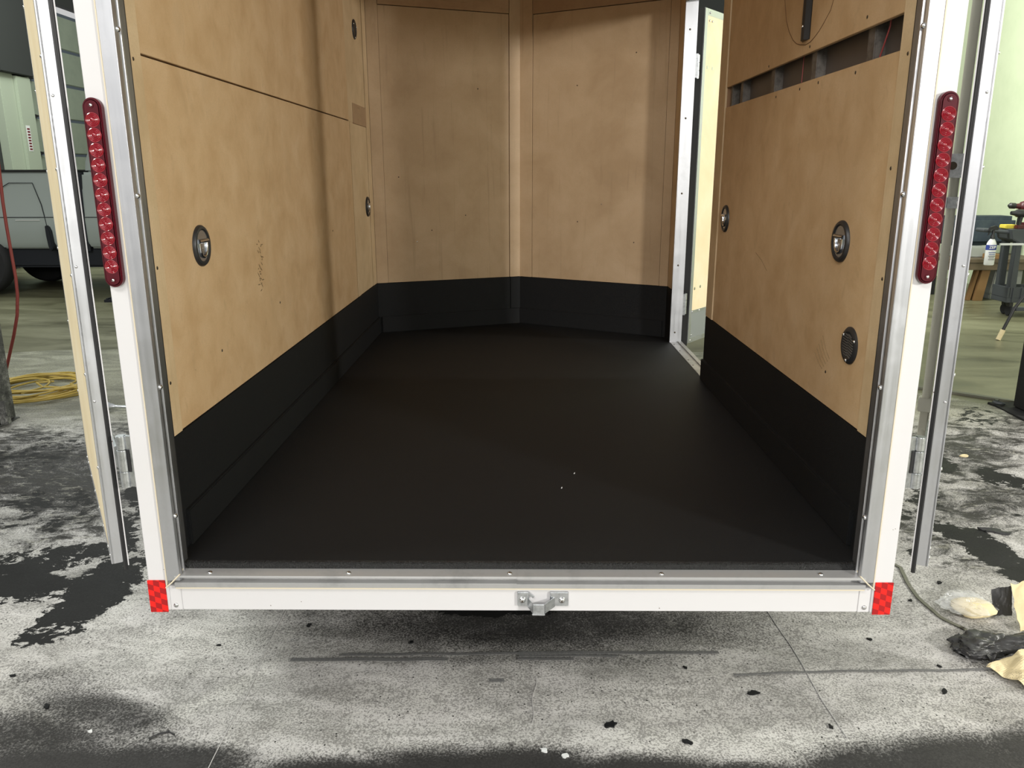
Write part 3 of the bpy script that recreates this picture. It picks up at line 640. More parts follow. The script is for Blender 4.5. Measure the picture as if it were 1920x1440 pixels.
# sill extrusion: front lip, groove, top surface; the groove is crushed shut near the middle
def sill(x0, x1, zg):
    pr = [(-0.006, 0.4515), (-0.006, zg), (0.013, zg+0.001), (0.013, zg+0.011), (-0.005, zg+0.013), (-0.004, 0.4835), (0.030, 0.486), (0.040, 0.486), (0.040, 0.4515)]
    return B().prism(pr, 'yz', x0, x1)
tp(sill(-0.862, -0.004, 0.4655), 'sill_trim', 'alu_x', 0.0006)
tp(sill(-0.004, 0.862, 0.4640), 'sill_trim', 'alu_x', 0.0006)
tp(B().box(-0.86, 0.86, -0.0068, 0.0, 0.4495, 0.4525), 'caulk_bead', 'caulk')
tp(B().box(-0.85, 0.85, 0.0, 0.05, 2.42, 2.56), 'rear_header', 'alu_x', 0.002)
for x in (-0.777, -0.427, -0.022, 0.358, 0.755):
    tp(B().dome((x, 0.012, 0.4843), (0, 0, 1), 0.0065, 0.004), 'rivet', 'screw', smooth=True)
for s in (-1, 1):      # mitred corner weld
    tp(B().tube([(s*0.884, -0.007, 0.452), (s*0.866, -0.007, 0.468), (s*0.848, -0.004, 0.486), (s*0.848, 0.03, 0.492)], 0.002, 6), 'corner_weld', 'caulk', smooth=True)
# ---- latch keeper on the sill
lk = sub('latch_keeper', TR, (0.06, -0.01, 0.41), 'galvanised latch keeper')
for x0, x1 in ((-0.003, 0.026), (0.079, 0.125)):
    B().box(x0, x1, -0.0045, 0.003, 0.403, 0.441).build('mounting_plate', 'zinc', lk, 0.0012)
for x in (0.0095, 0.1085):
    B().dome((x, -0.0045, 0.420), (0, -1, 0), 0.0088, 0.006, 16).build('screw', 'screw', lk, smooth=True)
    B().cyl((x, -0.0100, 0.419), (x, -0.0112, 0.419), 0.0022, 8).build('screw_recess', 'screw_dark', lk)
def sweepband(path, z0, z1, t):
    b = B()
    for (x0, y0, dz0), (x1, y1, dz1) in zip(path, path[1:]):
        b.hexa([(x0, y0, z0+dz0), (x1, y1, z0+dz1), (x1, y1+t, z0+dz1), (x0, y0+t, z0+dz0), (x0, y0, z1+dz0), (x1, y1, z1+dz1), (x1, y1+t, z1+dz1), (x0, y0+t, z1+dz0)])
    return b
sweepband([(0.022, -0.0045, 0), (0.036, -0.030, -0.006), (0.064, -0.031, -0.006), (0.066, -0.028, -0.006), (0.092, -0.004, 0.0)], 0.401, 0.428, 0.004).build('striker_bracket', 'zinc', lk, 0.001)
B().hexa([(0.024, -0.004, 0.437), (0.036, -0.006, 0.425), (0.036, -0.001, 0.425), (0.024, 0.001, 0.437), (0.026, -0.004, 0.441), (0.040, -0.006, 0.430), (0.040, -0.001, 0.430), (0.026, 0.001, 0.441)]).build('striker_web', 'zinc', lk, 0.001)
B().box(0.034, 0.066, -0.030, -0.004, 0.391, 0.396).build('striker_base', 'zinc', lk, 0.001)

# ---- tail lamps: long rounded strip with eleven round optics
def tail_lamp(xc, zb, zt, label):
    r = 0.0205
    t = sub('tail_lamp', TR, (xc, -0.01, (zb+zt)/2), label)
    def stad(r, y0, y1, zb, zt, name, mat, bev):
        pts = []
        for k in range(17): a = PI*k/16; pts.append((xc+r*math.cos(a), zt-0.0205+r*math.sin(a)))
        for k in range(17): a = PI+PI*k/16; pts.append((xc+r*math.cos(a), zb+0.0205+r*math.sin(a)))
        B().prism(pts, 'xz', y0, y1).build(name, mat, t, bev, smooth=True)
    stad(r, -0.016, 0.001, zb, zt, 'lamp_body', 'lens_dark', 0.003)
    stad(r*0.80, -0.0175, -0.010, zb, zt, 'lens', 'lens_dark', 0.0015)
    n = 11; a = zb+0.046; c = zt-0.046
    for k in range(n):
        z = a+(c-a)*k/(n-1)
        prof = [(0.0155, -0.001), (0.0155, 0.0006), (0.0140, 0.0016), (0.0122, 0.0002), (0.0105, 0.0018), (0.0088, 0.0004), (0.0070, 0.0020), (0.0052, 0.0004), (0.0030, 0.0028), (0, 0.0032)]
        B().lathe(prof, (xc, -0.0175, z), (0, -1, 0), 24).build('optic', 'lens', t, smooth=True)
    for z in (zb+0.016, zt-0.016):
        B().lathe([(0.0062, 0), (0.0062, 0.0012), (0.0048, 0.0012), (0.0040, 0.0004), (0.0, 0.0004)], (xc, -0.0175, z), (0, -1, 0), 16).build('screw_well', 'lens_dark', t, smooth=True)
        B().dome((xc, -0.0180, z), (0, -1, 0), 0.0036, 0.0022, 12).build('screw', 'screw', t, smooth=True)
tail_lamp(-0.911, 1.208, 1.613, 'left red strip tail lamp with amber reflection'); tail_lamp(0.909, 1.214, 1.620, 'right red strip tail lamp')

# ---- recessed tie-down rings
def tie_ring(x, y, z, label):
    s = 1 if x < 0 else -1            # inward direction
    t = sub('tie_down_ring', TR, (x, y, z), label)
    ax = (s, 0, 0)
    B().lathe([(0.0565, -0.002), (0.0565, 0.004), (0.053, 0.0085), (0.046, 0.0095), (0.0425, 0.007), (0.0425, 0.0)], (x, y, z), ax, 36).build('rim', 'black_metal', t, smooth=True)
    B().lathe([(0.0425, 0.006), (0.040, 0.0015), (0.030, 0.0005), (0, 0.0003)], (x, y, z), ax, 36).build('cup', 'cup_steel', t, smooth=True)
    # D ring hanging
    pts = [(x+s*0.0075, y+0.026*c, z+0.012+h) for c, h in ((-1, 0.0), (-0.98, -0.012), (-0.85, -0.026), (-0.55, -0.038), (0, -0.0425), (0.55, -0.038), (0.85, -0.026), (0.98, -0.012), (1, 0.0))]
    B().tube(pts, 0.0042, 10).build('d_ring', 'chrome', t, smooth=True)
    B().tube([(x+s*0.0085, y-0.030, z+0.013), (x+s*0.0085, y+0.030, z+0.013)], 0.0058, 12).build('hinge_bar', 'chrome', t, smooth=True)
    B().dome((x+s*0.001, y, z-0.008), ax, 0.0075, 0.0055, 14).build('bolt', 'screw', t, smooth=True)
    B().dome((x+s*0.001, y, z+0.031), ax, 0.0062, 0.005, 14).build('bolt', 'screw', t, smooth=True)
tie_ring(-0.88, 0.418, 1.264, 'recessed chrome ring in black cup, near left wall')
tie_ring(-0.882, 2.905, 1.277, 'recessed chrome ring at far end of left wall')
tie_ring(0.88, 0.409, 1.274, 'recessed chrome ring in black cup, near right wall')
tie_ring(0.88, 1.673, 1.270, 'recessed chrome ring at far end of right wall')
def round_vent(x, y, z, label, stripes=True):
    s = 1 if x < 0 else -1
    t = sub('wall_vent', TR, (x, y, z), label)
    B().lathe([(0.050, -0.002), (0.050, 0.003), (0.046, 0.0065), (0.037, 0.0075), (0.034, 0.005), (0, 0.0045)], (x, y, z), (s, 0, 0), 36).build('flange', 'black_metal', t, smooth=True)
    if stripes:
        b = B()
        for k in range(9):
            h = -0.027+k*0.0068; w = math.sqrt(max(0.0001, 0.033**2-h*h))
            for a, c in ((-w, -0.002), (0.002, w)):
                x0 = x+s*0.0045; x1 = x+s*0.0085; dz = 0.004 if a < 0 else 0.0015
                b.hexa([(min(x0, x1), y+a, z+h-dz), (max(x0, x1), y+a, z+h-0.0014-dz), (max(x0, x1), y+c, z+h-0.0014+dz*0.3), (min(x0, x1), y+c, z+h+dz*0.3),
                        (min(x0, x1), y+a, z+h+0.0028-dz), (max(x0, x1), y+a, z+h+0.0022-dz), (max(x0, x1), y+c, z+h+0.0022+dz*0.3), (min(x0, x1), y+c, z+h+0.0028+dz*0.3)])
        b.build('louvres', 'stud', t)
    for a in (35, 155, 275):
        B().dome((x+s*0.007, y-s*0.041*math.cos(math.radians(a)), z+0.041*math.sin(math.radians(a))), (s, 0, 0), 0.0052, 0.003, 12).build('screw', 'screw', t, smooth=True)
round_vent(0.88, 0.282, 1.011, 'round black louvred vent low on right wall')
round_vent(-0.882, 2.756, 2.202, 'round black vent high at far end of left wall', False)
# ---- black e-track rail on upper right wall
tp(B().prism([(0.8795, 0.806), (0.8795, 0.812), (0.866, 0.824), (0.864, 0.838), (0.866, 0.850), (0.8795, 0.870), (0.8795, 0.876)], 'xy', 1.848, 2.45), 'wall_rail', 'black_metal', 0.0008)
tp(B().dome((0.865, 0.838, 1.888), (-1, 0, 0), 0.0055, 0.004), 'rail_screw', 'screw', smooth=True)
cp = [(1.10, 2.06), (1.083, 2.01), (1.048, 1.939), (1.01, 1.90), (0.966, 1.869), (0.93, 1.853), (0.893, 1.844), (0.842, 1.836), (0.80, 1.838), (0.767, 1.846), (0.73, 1.858), (0.697, 1.874), (0.651, 1.90), (0.62, 1.95), (0.60, 2.01)]
tp(B().tube([(0.8798, y, z) for y, z in cp], 0.0012, 6), 'pen_curve', 'soft_pen', smooth=True)
# small scuffs and screws
for x, y, z in ((-0.875, 0.128, 1.708), (-0.875, 0.128, 1.235), (-0.88, 0.150, 1.494), (-0.875, 0.128, 0.947), (0.875, 0.130, 1.713), (0.875, 0.150, 1.464), (0.875, 0.128, 1.207), (0.88, 0.176, 0.983), (0.88, 0.429, 0.903),
                (0.88, 0.39, 1.835), (0.88, 0.80, 1.825), (0.88, 1.21, 1.82), (0.88, 0.43, 1.708), (0.88, 0.70, 1.712), (0.88, 0.86, 1.71), (0.88, 1.1, 1.708), (-0.88, 0.6, 1.74), (-0.88, 0.43, 1.85), (-0.88, 1.5, 2.0), (-0.88, 1.1, 1.0), (-0.88, 0.5, 0.95), (-0.88, 2.0, 1.2)):
    s = 1 if x < 0 else -1
    tp(B().dome((x, y, z), (s, 0, 0), 0.0046, 0.0016, 10), 'screw', 'screw_dark', smooth=True)
random.seed(4)
for (P, Q, L) in ((NL, NA, LL), (NR, NA, LR)):
    P = Vector(P); Q = Vector(Q); d = (Q-P).normalized(); n = Vector((d.y, -d.x)); n = n if n.y < 0 else -n
    for k in range(5):
        a = P+d*(0.12+0.6*random.random()) + n*0.0005
        tp(B().dome((a.x, a.y, 0.92+1.3*random.random()), (n.x, n.y, 0), 0.0038, 0.0014, 10), 'screw', 'screw_dark' if k else 'screw', smooth=True)
M_('smudge', base_mat('grey brown smudge', (0.22, 0.15, 0.075), 0.85)[0])
b = B(); random.seed(9)
for k in range(26):
    yy = 0.93+random.gauss(0, 0.016)-(k/26)*0.04; zz = 1.235-(k/26)*0.17+random.gauss(0, 0.006)
    l = 0.006+0.010*random.random(); w = 0.0012+0.0014*random.random(); tl = random.uniform(-0.8, 0.3)
    c, s_ = math.cos(tl), math.sin(tl)
    q = [(yy+u*c-v*s_, zz+u*s_+v*c) for u, v in ((-l, 0), (-l*0.4, -w), (l*0.5, -w), (l, 0), (l*0.5, w), (-l*0.4, w))]
    b.prism(q, 'yz', -0.8801, -0.8797)
tp(b, 'scuff_mark', 'smudge')
b = B()
for k in range(5):
    y0 = 0.44+0.012*k; b.tube([(0.8798, y0+0.035, 1.00-0.015*k), (0.8798, y0, 0.965-0.012*k), (0.8798, y0-0.03, 0.945-0.01*k)], 0.0007, 5)
tp(b, 'scuff_mark', 'smudge')
tp(B().tube([(0.8798, 1.20, 1.17), (0.8798, 1.12, 1.15), (0.8798, 1.05, 1.12)], 0.0007, 5), 'scratch', 'smudge')

# ---- side door frame and leaf
tp(B().box(0.878, 0.945, 2.786, 2.802, 0.49, 2.37), 'side_jamb', 'alu', 0.001)
tp(B().box(0.884, 0.945, 1.925, 1.94, 0.49, 2.37), 'side_jamb', 'alu', 0.001)
tp(B().box(0.884, 0.945, 1.93, 2.79, 2.34, 2.37), 'side_head', 'alu', 0.001)
tp(B().box(0.880, 0.948, 1.93, 2.79, 0.485, 0.5025).box(0.925, 0.948, 1.93, 2.79, 0.5025, 0.508), 'side_threshold', 'alu_x', 0.001)
for y in (1.99, 2.2, 2.32, 2.55, 2.72): tp(B().dome((0.893, y, 0.5025), (0, 0, 1), 0.0045, 0.002, 10), 'rivet', 'screw_dark', smooth=True)
for z in (0.56, 0.95, 1.35, 1.75, 2.2): tp(B().dome((0.906, 2.786, z), (0, -1, 0), 0.0055, 0.003, 10), 'rivet', 'screw_dark', smooth=True)
a38 = math.radians(38); SD = sub('side_door', TR, (1.2, 3.15, 1.4), 'open side door with pale plywood face and grey kick plate')
sd_c = Vector((1.008, 2.905, 0)); sd_d = Vector((math.sin(a38), math.cos(a38), 0)); sd_n = Vector((-math.cos(a38), math.sin(a38), 0))
def Ts(p): return sd_c + sd_d*p.x + sd_n*p.y + Vector((0, 0, p.z))      # x along leaf, y 0 inner face -> outwards
B(Ts).box(0.0, 0.80, 0.004, 0.042, 0.475, 2.325).build('leaf_core', 'white', SD)
B(Ts).box(0.0, 0.034, -0.001, 0.006, 0.470, 2.33).build('edge_frame', 'alu', SD, 0.0008)
B(Ts).box(0.766, 0.80, -0.001, 0.022, 0.470, 2.33).build('edge_frame', 'alu', SD, 0.0008)
B(Ts).box(0.034, 0.766, -0.001, 0.01, 0.470, 0.498).build('bottom_rail', 'alu', SD, 0.0008)
B(Ts).box(0.034, 0.766, -0.001, 0.01, 2.295, 2.33).build('top_rail', 'alu', SD, 0.0008)
B(Ts).box(-0.010, 0.002, 0.002, 0.040, 0.455, 2.33).build('door_seal', 'rubber', SD, 0.002)
B(Ts).box(0.034, 0.766, 0.000, 0.006, 0.665, 2.295).build('plywood_face', 'door_ply', SD)
B(Ts).box(0.034, 0.766, -0.0005, 0.006, 0.498, 0.652).build('kick_plate', 'alu_kick', SD)
B(Ts).box(0.030, 0.766, -0.003, 0.004, 0.648, 0.665).build('kick_rail', 'alu', SD, 0.0008)
for u, z in ((0.028, 0.485), (0.040, 0.515), (0.036, 0.657), (0.13, 0.657), (0.060, 2.31), (0.055, 2.27), (0.09, 2.27)):
    B(Ts).dome((u, -0.003, z), (0, -1, 0), 0.0055, 0.003, 10).build('screw', 'screw', SD, smooth=True)
for u, z in ((0.055, 0.795), (0.13, 0.80), (0.06, 2.03), (0.125, 2.03)):
    B(Ts).lathe([(0.0095, 0.001), (0.0095, -0.001), (0.006, -0.0015), (0, -0.001)], (u, 0, z), (0, 1, 0), 14).build('carriage_bolt', 'screw', SD, smooth=True)
for z in (0.72, 2.02):
    h = sub('door_hinge', TR, (0.968, 2.83, z))
    for k in range(3): B().cyl((0.968, 2.845, z-0.06+k*0.041), (0.968, 2.845, z-0.021+k*0.041), 0.0105, 14).build('knuckle', 'zinc', h, 0.001, smooth=True)
    B().box(0.945, 0.963, 2.80, 2.85, z-0.06, z+0.062).build('leaf_plate', 'zinc', h, 0.001)

# ---- rear barn doors, swung right round
CLZ, BRZ, HKZ = 1.367, 1.475, 0.70
def rear_door(side):
    if side == 'L':
        cc = Vector((-1.0238, 0.0158, 0)); al = math.radians(31.4); d = Vector((-math.sin(al), math.cos(al), 0)); lean = 0.004; lb = 'left rear door, pale plywood inside, aluminium edge and black seal'
    else:
        cc = Vector((1.0184, 0.0154, 0)); al = math.radians(28.7); d = Vector((math.sin(al), math.cos(al), 0)); lean = -0.0055; lb = 'right rear door seen from outside, with lock rod and aluminium edge'
    s = -1 if side == 'L' else 1
    o = Vector((-d.y*s, d.x*s, 0)) if side == 'R' else Vector((d.y, -d.x, 0))
    if o.x*s > 0: o = -o
    def T(p): return cc + d*p.x + o*p.y + Vector((lean*(p.z-0.5), 0, p.z))
    D = sub('rear_door', TR, T(Vector((0.43, 0.02, 1.45))), lb)
    Z0, Z1, Wd = 0.505, 2.42, 0.868
    B(T).box(0.004, Wd-0.004, 0.004, 0.0345, Z0+0.004, Z1-0.004).build('door_core', 'white', D)
    B(T).box(-0.002, 0.030, -0.0012, 0.006, Z0, Z1).box(-0.002, 0.004, 0.0, 0.0250, Z0, Z1).build('edge_trim', 'alu', D, 0.0012)
    B(T).box(Wd-0.030, Wd+0.002, -0.0012, 0.0235, Z0, Z1).build('edge_trim', 'alu', D, 0.0012)
    B(T).box(0.030, Wd-0.030, -0.0012, 0.006, Z0, Z0+0.034).build('rail_trim', 'alu', D, 0.001)
    B(T).box(0.030, Wd-0.030, -0.0012, 0.006, Z1-0.034, Z1).build('rail_trim', 'alu', D, 0.001)
    B(T).box(0.0295, Wd-0.0295, -0.0008, 0.006, Z0+0.033, Z1-0.033).build('plywood_face', 'door_ply', D)
    B(T).prism([(-0.003, 0.0262), (-0.001, 0.0245), (0.004, 0.0245), (0.004, 0.0350), (-0.002, 0.0348), (-0.004, 0.031)], 'xy', Z0-0.024, Z1).build('door_seal', 'rubber', D, 0.001)
    B(T).tube([(-0.003, 0.0275, Z0-0.02), (-0.003, 0.0275, Z1)], 0.0018, 8).build('seal_rib', 'black_metal', D, smooth=True)
    B(T).box(-0.002, Wd, 0.0350, 0.0378, Z0-0.012, Z1).build('outer_skin', 'white', D, 0.0005)
    for k in range(9):
        z = Z0+0.02 + k*0.235
        B(T).dome((0.012, -0.001, z), (0, -1, 0), 0.0048, 0.003, 10).build('rivet', 'screw', D, smooth=True)
        B(T).dome((Wd-0.012, -0.001, z), (0, -1, 0), 0.0048, 0.003, 10).build('rivet', 'screw', D, smooth=True)
    for k in range(6):
        B(T).dome((0.07+k*0.145, -0.001, Z0+0.02), (0, -1, 0), 0.0048, 0.003, 10).build('rivet', 'screw', D, smooth=True)
    for z in (0.93, 1.25, 1.62):
        B(T).dome((-0.002, 0.010, z), (-1, 0, 0), 0.0035, 0.002, 10).build('rivet', 'screw', D, smooth=True)
    if side == 'R':
        M = 'rod'; 
        B(T).tube([(0.75, 0.0625, 0.545), (0.75, 0.0625, 2.42)], 0.0135, 16).build('lock_rod', 'rod_paint', D, smooth=True, label='grey painted vertical lock rod')
        for z in (CLZ, 2.1):
            B(T).prism([(0.722, 0.038), (0.778, 0.038), (0.778, 0.044), (0.768, 0.044), (0.768, 0.076), (0.760, 0.081), (0.740, 0.081), (0.732, 0.076), (0.732, 0.044), (0.722, 0.044)], 'xy', z-0.017, z+0.017).build('rod_clamp', 'zinc', D, 0.002)
            B(T).cyl((0.727, 0.044, z), (0.727, 0.049, z), 0.006, 6).build('clamp_bolt', 'screw', D)
        # handle with hub bracket
        B(T).prism([(0.726, 0.038), (0.776, 0.038), (0.776, 0.082), (0.764, 0.090), (0.738, 0.090), (0.726, 0.082)], 'xy', BRZ-0.035, BRZ+0.035).build('handle_bracket', 'zinc', D, 0.003)
        B(T).cyl((0.727, 0.072, BRZ), (0.719, 0.072, BRZ), 0.012, 16).build('pivot_bolt', 'screw_dark', D, smooth=True)
        B(T).prism([(0.738, BRZ-0.03), (0.722, BRZ-0.03), (0.716, BRZ-0.10), (0.722, BRZ-0.135), (0.732, BRZ-0.13), (0.728, BRZ-0.09)], 'xz', 0.084, 0.089).build('handle', 'black_metal', D, 0.001)
        # lower cam hook
        h = HKZ
        B(T).prism([(0.735, h-0.05), (0.735, h+0.01), (0.75, h+0.03), (0.775, h+0.025), (0.79, h), (0.80, h-0.035), (0.792, h-0.075), (0.775, h-0.05), (0.77, h-0.015), (0.755, h-0.02), (0.76, h-0.065), (0.748, h-0.09)], 'xz', 0.052, 0.074).build('cam_hook', 'rod_paint', D, 0.002)
        B(T).prism([(0.70, h+0.012), (0.735, h+0.05), (0.775, h+0.05), (0.775, h+0.02), (0.735, h+0.02)], 'xz', 0.040, 0.085).build('keeper_plate', 'rod_paint', D, 0.003)
    # strap hinge at the foot, bolted to the post side
    for zz in (0.785, 2.0):
        H = sub('rear_hinge', TR, T(Vector((0, 0.05, zz))), 'galvanised strap hinge')
        hx, hy = (s*0.957, 0.012); z0, z1 = zz-0.068, zz+0.062
        hts = [(z0, z0+0.040), (z0+0.041, z1-0.035), (z1-0.034, z1)]
        for k, (q0, q1) in enumerate(hts):
            B().cyl((hx, hy, q0), (hx, hy, q1), 0.0128 if k != 1 else 0.0135, 20).build('knuckle', 'zinc', H, 0.0015, smooth=True)
        # plate from the post with a slot beside the middle knuckle
        def pb(q0, q1):
            return B().hexa([(min(s*0.930, s*0.951), 0.008, q0), (max(s*0.930, s*0.951), 0.008, q0), (max(s*0.930, s*0.951), 0.016, q0), (min(s*0.930, s*0.951), 0.016, q0),
                             (min(s*0.930, s*0.951), 0.008, q1), (max(s*0.930, s*0.951), 0.008, q1), (max(s*0.930, s*0.951), 0.016, q1), (min(s*0.930, s*0.951), 0.016, q1)])
        pb(z0, z0+0.040).build('post_leaf', 'zinc', H, 0.001); pb(z1-0.034, z1).build('post_leaf', 'zinc', H, 0.001)
        B().box(min(s*0.929, s*0.937), max(s*0.929, s*0.937), 0.006, 0.09, z0, z1).build('post_leaf', 'zinc', H, 0.001)
        B(T).box(-0.004, 0.25, 0.038, 0.044, z0+0.041, z1-0.035).build('door_strap', 'zinc', H, 0.001)
        B().box(min(s*0.9375, s*0.9435), max(s*0.9375, s*0.9435), 0.0035, 0.007, z0+0.040, z1-0.034).build('slot_shade', 'rubber', H)  # black block standing in for the shade inside the hinge slot
rear_door('L'); rear_door('R')

# ---- running gear under the trailer
for s in (-1, 1):
    w = sub('trailer_wheel', TR, (s*1.03, 1.85, 0.335))
    B().lathe([(0.19, -0.085), (0.30, -0.09), (0.325, -0.075), (0.335, -0.05), (0.335, 0.05), (0.325, 0.075), (0.30, 0.09), (0.19, 0.085)], (s*1.045, 1.85, 0.336), (1, 0, 0), 40).build('tyre', 'tire', w, smooth=True)
    B().lathe([(0.19, -0.08), (0.19, 0.06), (0.17, 0.03), (0.06, 0.045), (0.0, 0.05)], (s*1.045, 1.85, 0.336), (s, 0, 0), 32).build('rim', 'white', w, smooth=True)
tp(B().cyl((-0.95, 1.85, 0.336), (0.95, 1.85, 0.336), 0.03, 16), 'axle', 'black_metal', smooth=True)
tp(B().box(-0.62, -0.55, 0.3, 3.0, 0.33, 0.40).box(0.55, 0.62, 0.3, 3.0, 0.33, 0.40), 'frame_rail', 'black_metal', 0.003)
tp(B().box(-0.04, 0.04, 3.3, 4.5, 0.40, 0.47), 'tongue', 'black_metal', 0.004)
tp(B().cyl((0, 4.2, 0.02), (0, 4.2, 0.9), 0.03, 14).lathe([(0.07, 0), (0.07, 0.01), (0, 0.01)], (0, 4.2, 0.016), (0, 0, 1), 16), 'tongue_jack', 'zinc', smooth=True)
# ------------------------------------------------------------------ two-post vehicle lift
def column(x0, x1, y0, y1, mat, label, group):
    t = thing('lift_column', label, 'steel column', ((x0+x1)/2, (y0+y1)/2, 0), group)
    s = 1 if x0 > 0 else -1
    B().box(x0, x1, y0, y1, 0.018, 3.6).build('post', mat, t, 0.012)
    mg = 0.10 if s > 0 else 0.012
    B().box(x0-mg, x1+mg, y0-mg, y1+mg, 0.004, 0.022).build('base_plate', mat, t, 0.003)
    for dx in ((-0.06, (x1-x0)+0.06) if s > 0 else ()):
        for dy in (-0.07, (y1-y0)+0.07):
            B().cyl((x0+dx, y0+dy, 0.022), (x0+dx, y0+dy, 0.045), 0.014, 6).build('anchor_bolt', 'black_metal', t)
    return t
LG = 'two posts of the vehicle lift'
cl = column(-3.38, -3.085, 2.58, 2.84, 'column', 'grey speckled steel lift post at left edge of the photo', LG)
B().box(-3.085, -3.04, 2.68, 2.72, 0.022, 0.16).build('foot_gusset', 'column', cl, 0.004)
cr = column(3.135, 3.43, 2.84, 3.10, 'column_black', 'black steel lift post at right edge of the photo', LG)
B().tube([(3.06+0.035*math.cos(a), 3.12+0.02*math.sin(a), 0.03+0.012*math.sin(a*0.5)) for a in [k*2*PI/16 for k in range(16)]], 0.007, 8, closed=True).build('floor_ring', 'cart_grey', cr, smooth=True)

# red air hose hanging beside the left post
hp = [(-3.10, 3.12, 2.6), (-3.108, 3.11, 1.9), (-3.118, 3.10, 1.454), (-3.126, 3.10, 1.30), (-3.127, 3.1, 1.15), (-3.124, 3.1, 0.98), (-3.121, 3.1, 0.85), (-3.127, 3.1, 0.74), (-3.15, 3.1, 0.61), (-3.191, 3.1, 0.484), (-3.245, 3.1, 0.343), (-3.30, 3.10, 0.20), (-3.36, 3.12, 0.06), (-3.45, 3.16, 0.03)]
o = B().tube(hp, 0.0095, 10).build('air_hose', 'hose_red', smooth=True); tag(o, 'red rubber air hose hanging down beside the left lift post', 'hose')

# coiled yellow hose
b = B(); random.seed(11); pts = []
for k in range(11*26):
    a = 2*PI*k/26; lp = k//26
    rx = 0.30 + 0.055*math.sin(lp*2.1) + 0.02*math.sin(a*1.7+lp); ry = 0.30 + 0.07*math.cos(lp*1.3) + 0.03*math.sin(a*2.3+lp*2)
    cx = -3.335 + 0.045*math.sin(lp*1.9); cy = 3.50 + 0.05*math.cos(lp*2.7)
    pts.append((cx+rx*math.cos(a), cy+ry*math.sin(a), 0.036+0.007*(lp % 4)+0.010*math.sin(a*2+lp*1.4)))
for k in range(24): 
    a = 2*PI*k/24; pts.append((-3.42+0.17*math.cos(a), 3.42+0.20*math.sin(a)+0.002*k, 0.06+0.005*math.sin(a)))
pts += [(-3.38+0.02*k, 3.55+0.02*k*0.4, 0.055) for k in range(6)]
o = b.tube(pts, 0.0068, 8).build('coiled_hose', 'yellow', smooth=True); tag(o, 'coil of yellow hose lying on the floor behind left lift post', 'hose')

# grey scoop lying on the sheet
b = B().lathe([(0.012, 0), (0.02, 0.03), (0.045, 0.07), (0.047, 0.075), (0.0, 0.06)], (-2.545, 2.98, 0.05), (-0.9, -0.1, 0.05), 18)
b.tube([(-2.55, 2.98, 0.05), (-2.40, 2.99, 0.04)], 0.010, 10)
tag(b.build('scoop', 'zinc', smooth=True), 'small grey scoop lying on the sheet between left post and door', 'scoop')

# ------------------------------------------------------------------ pickup truck behind on the left
tk = thing('pickup_truck', 'pale grey pickup truck parked behind the trailer on the left', 'truck', (-6.2, 9.0, 0))
def side_prof(x0, x1, zt, y0=8.10, y1=9.85, zb=0.58):
    return B().prism([(y0+0.06, zb), (y0+0.01, zb+0.08), (y0, 0.96), (y0+0.012, 0.99), (y0+0.03, 1.30), (y0+0.06, zt), (y1-0.06, zt), (y1-0.03, 1.30), (y1, 0.97), (y1-0.01, zb+0.08), (y1-0.06, zb)], 'yz', x0, x1)
side_prof(-8.1, -5.42, 1.505).build('cargo_bed', 'truck_white', tk, 0.02, smooth=True)
B().box(-8.1, -5.40, 8.13, 9.82, 1.505, 1.53).build('bed_cap', 'black_metal', tk, 0.008)
B().box(-5.44, -5.355, 8.16, 9.8, 0.55, 1.50).build('body_gap', 'truck_black', tk)
cab = side_prof(-5.36, -3.6, 1.50).build('cab', 'truck_white', tk, 0.03, smooth=True)
B().prism([(-5.35, 1.48), (-5.33, 1.62), (-5.26, 1.80), (-5.15, 1.98), (-5.0, 2.05), (-4.0, 2.06), (-3.6, 1.5)], 'xz', 8.22, 9.72).build('cab_roof', 'truck_white', tk, 0.04, smooth=True)
# door outline pressed in the bed side, painted highlight, flare and underbody
B().tube([(-6.36, 8.115, 1.30), (-6.22, 8.112, 1.375), (-5.935, 8.112, 1.375), (-5.86, 8.105, 1.12), (-5.835, 8.10, 0.95)], 0.005, 6).build('panel_seam', 'truck_black', tk, smooth=True)
B().tube([(-5.835, 8.10, 0.95), (-5.82, 8.105, 0.78), (-5.79, 8.13, 0.66)], 0.005, 6).build('panel_seam', 'truck_black', tk, smooth=True)
B().tube([(-8.05, 8.098, 0.965), (-5.43, 8.098, 0.965)], 0.005, 6).build('body_crease', 'truck_black', tk, smooth=True)
B().tube([(-5.36, 8.098, 0.965), (-3.6, 8.098, 0.965)], 0.005, 6).build('body_crease', 'truck_black', tk, smooth=True)
B().tube([(-6.20, 8.095, 0.93), (-5.90, 8.095, 0.93)], 0.006, 6).build('painted_highlight', 'white_plastic', tk, smooth=True)  # white tube standing in for a highlight on the paintwork
B().prism([(-5.83, 0.87), (-5.795, 0.865), (-5.77, 0.80), (-5.76, 0.60), (-5.80, 0.55), (-5.82, 0.62), (-5.83, 0.75)], 'xz', 8.05, 8.2).build('fender_flare', 'truck_black', tk, 0.01)
B().box(-8.05, -3.7, 8.22, 9.7, 0.34, 0.60).build('underbody', 'truck_black', tk, 0.03)
for x, y in ((-6.78, 8.18), (-6.72, 9.55), (-4.3, 8.18), (-4.3, 9.55)):
    w = sub('wheel', tk, (x, y, 0.40))
    B().lathe([(0.24, -0.11), (0.37, -0.115), (0.395, -0.09), (0.405, -0.05), (0.405, 0.05), (0.395, 0.09), (0.37, 0.115), (0.24, 0.11)], (x, y, 0.405), (0, 1, 0), 40).build('tyre', 'tire', w, smooth=True)
    B().lathe([(0.24, -0.10), (0.24, 0.05), (0.2, 0.0), (0.07, 0.03), (0, 0.035)], (x, y, 0.405), (0, -1, 0), 30).build('rim', 'stud', w, smooth=True)
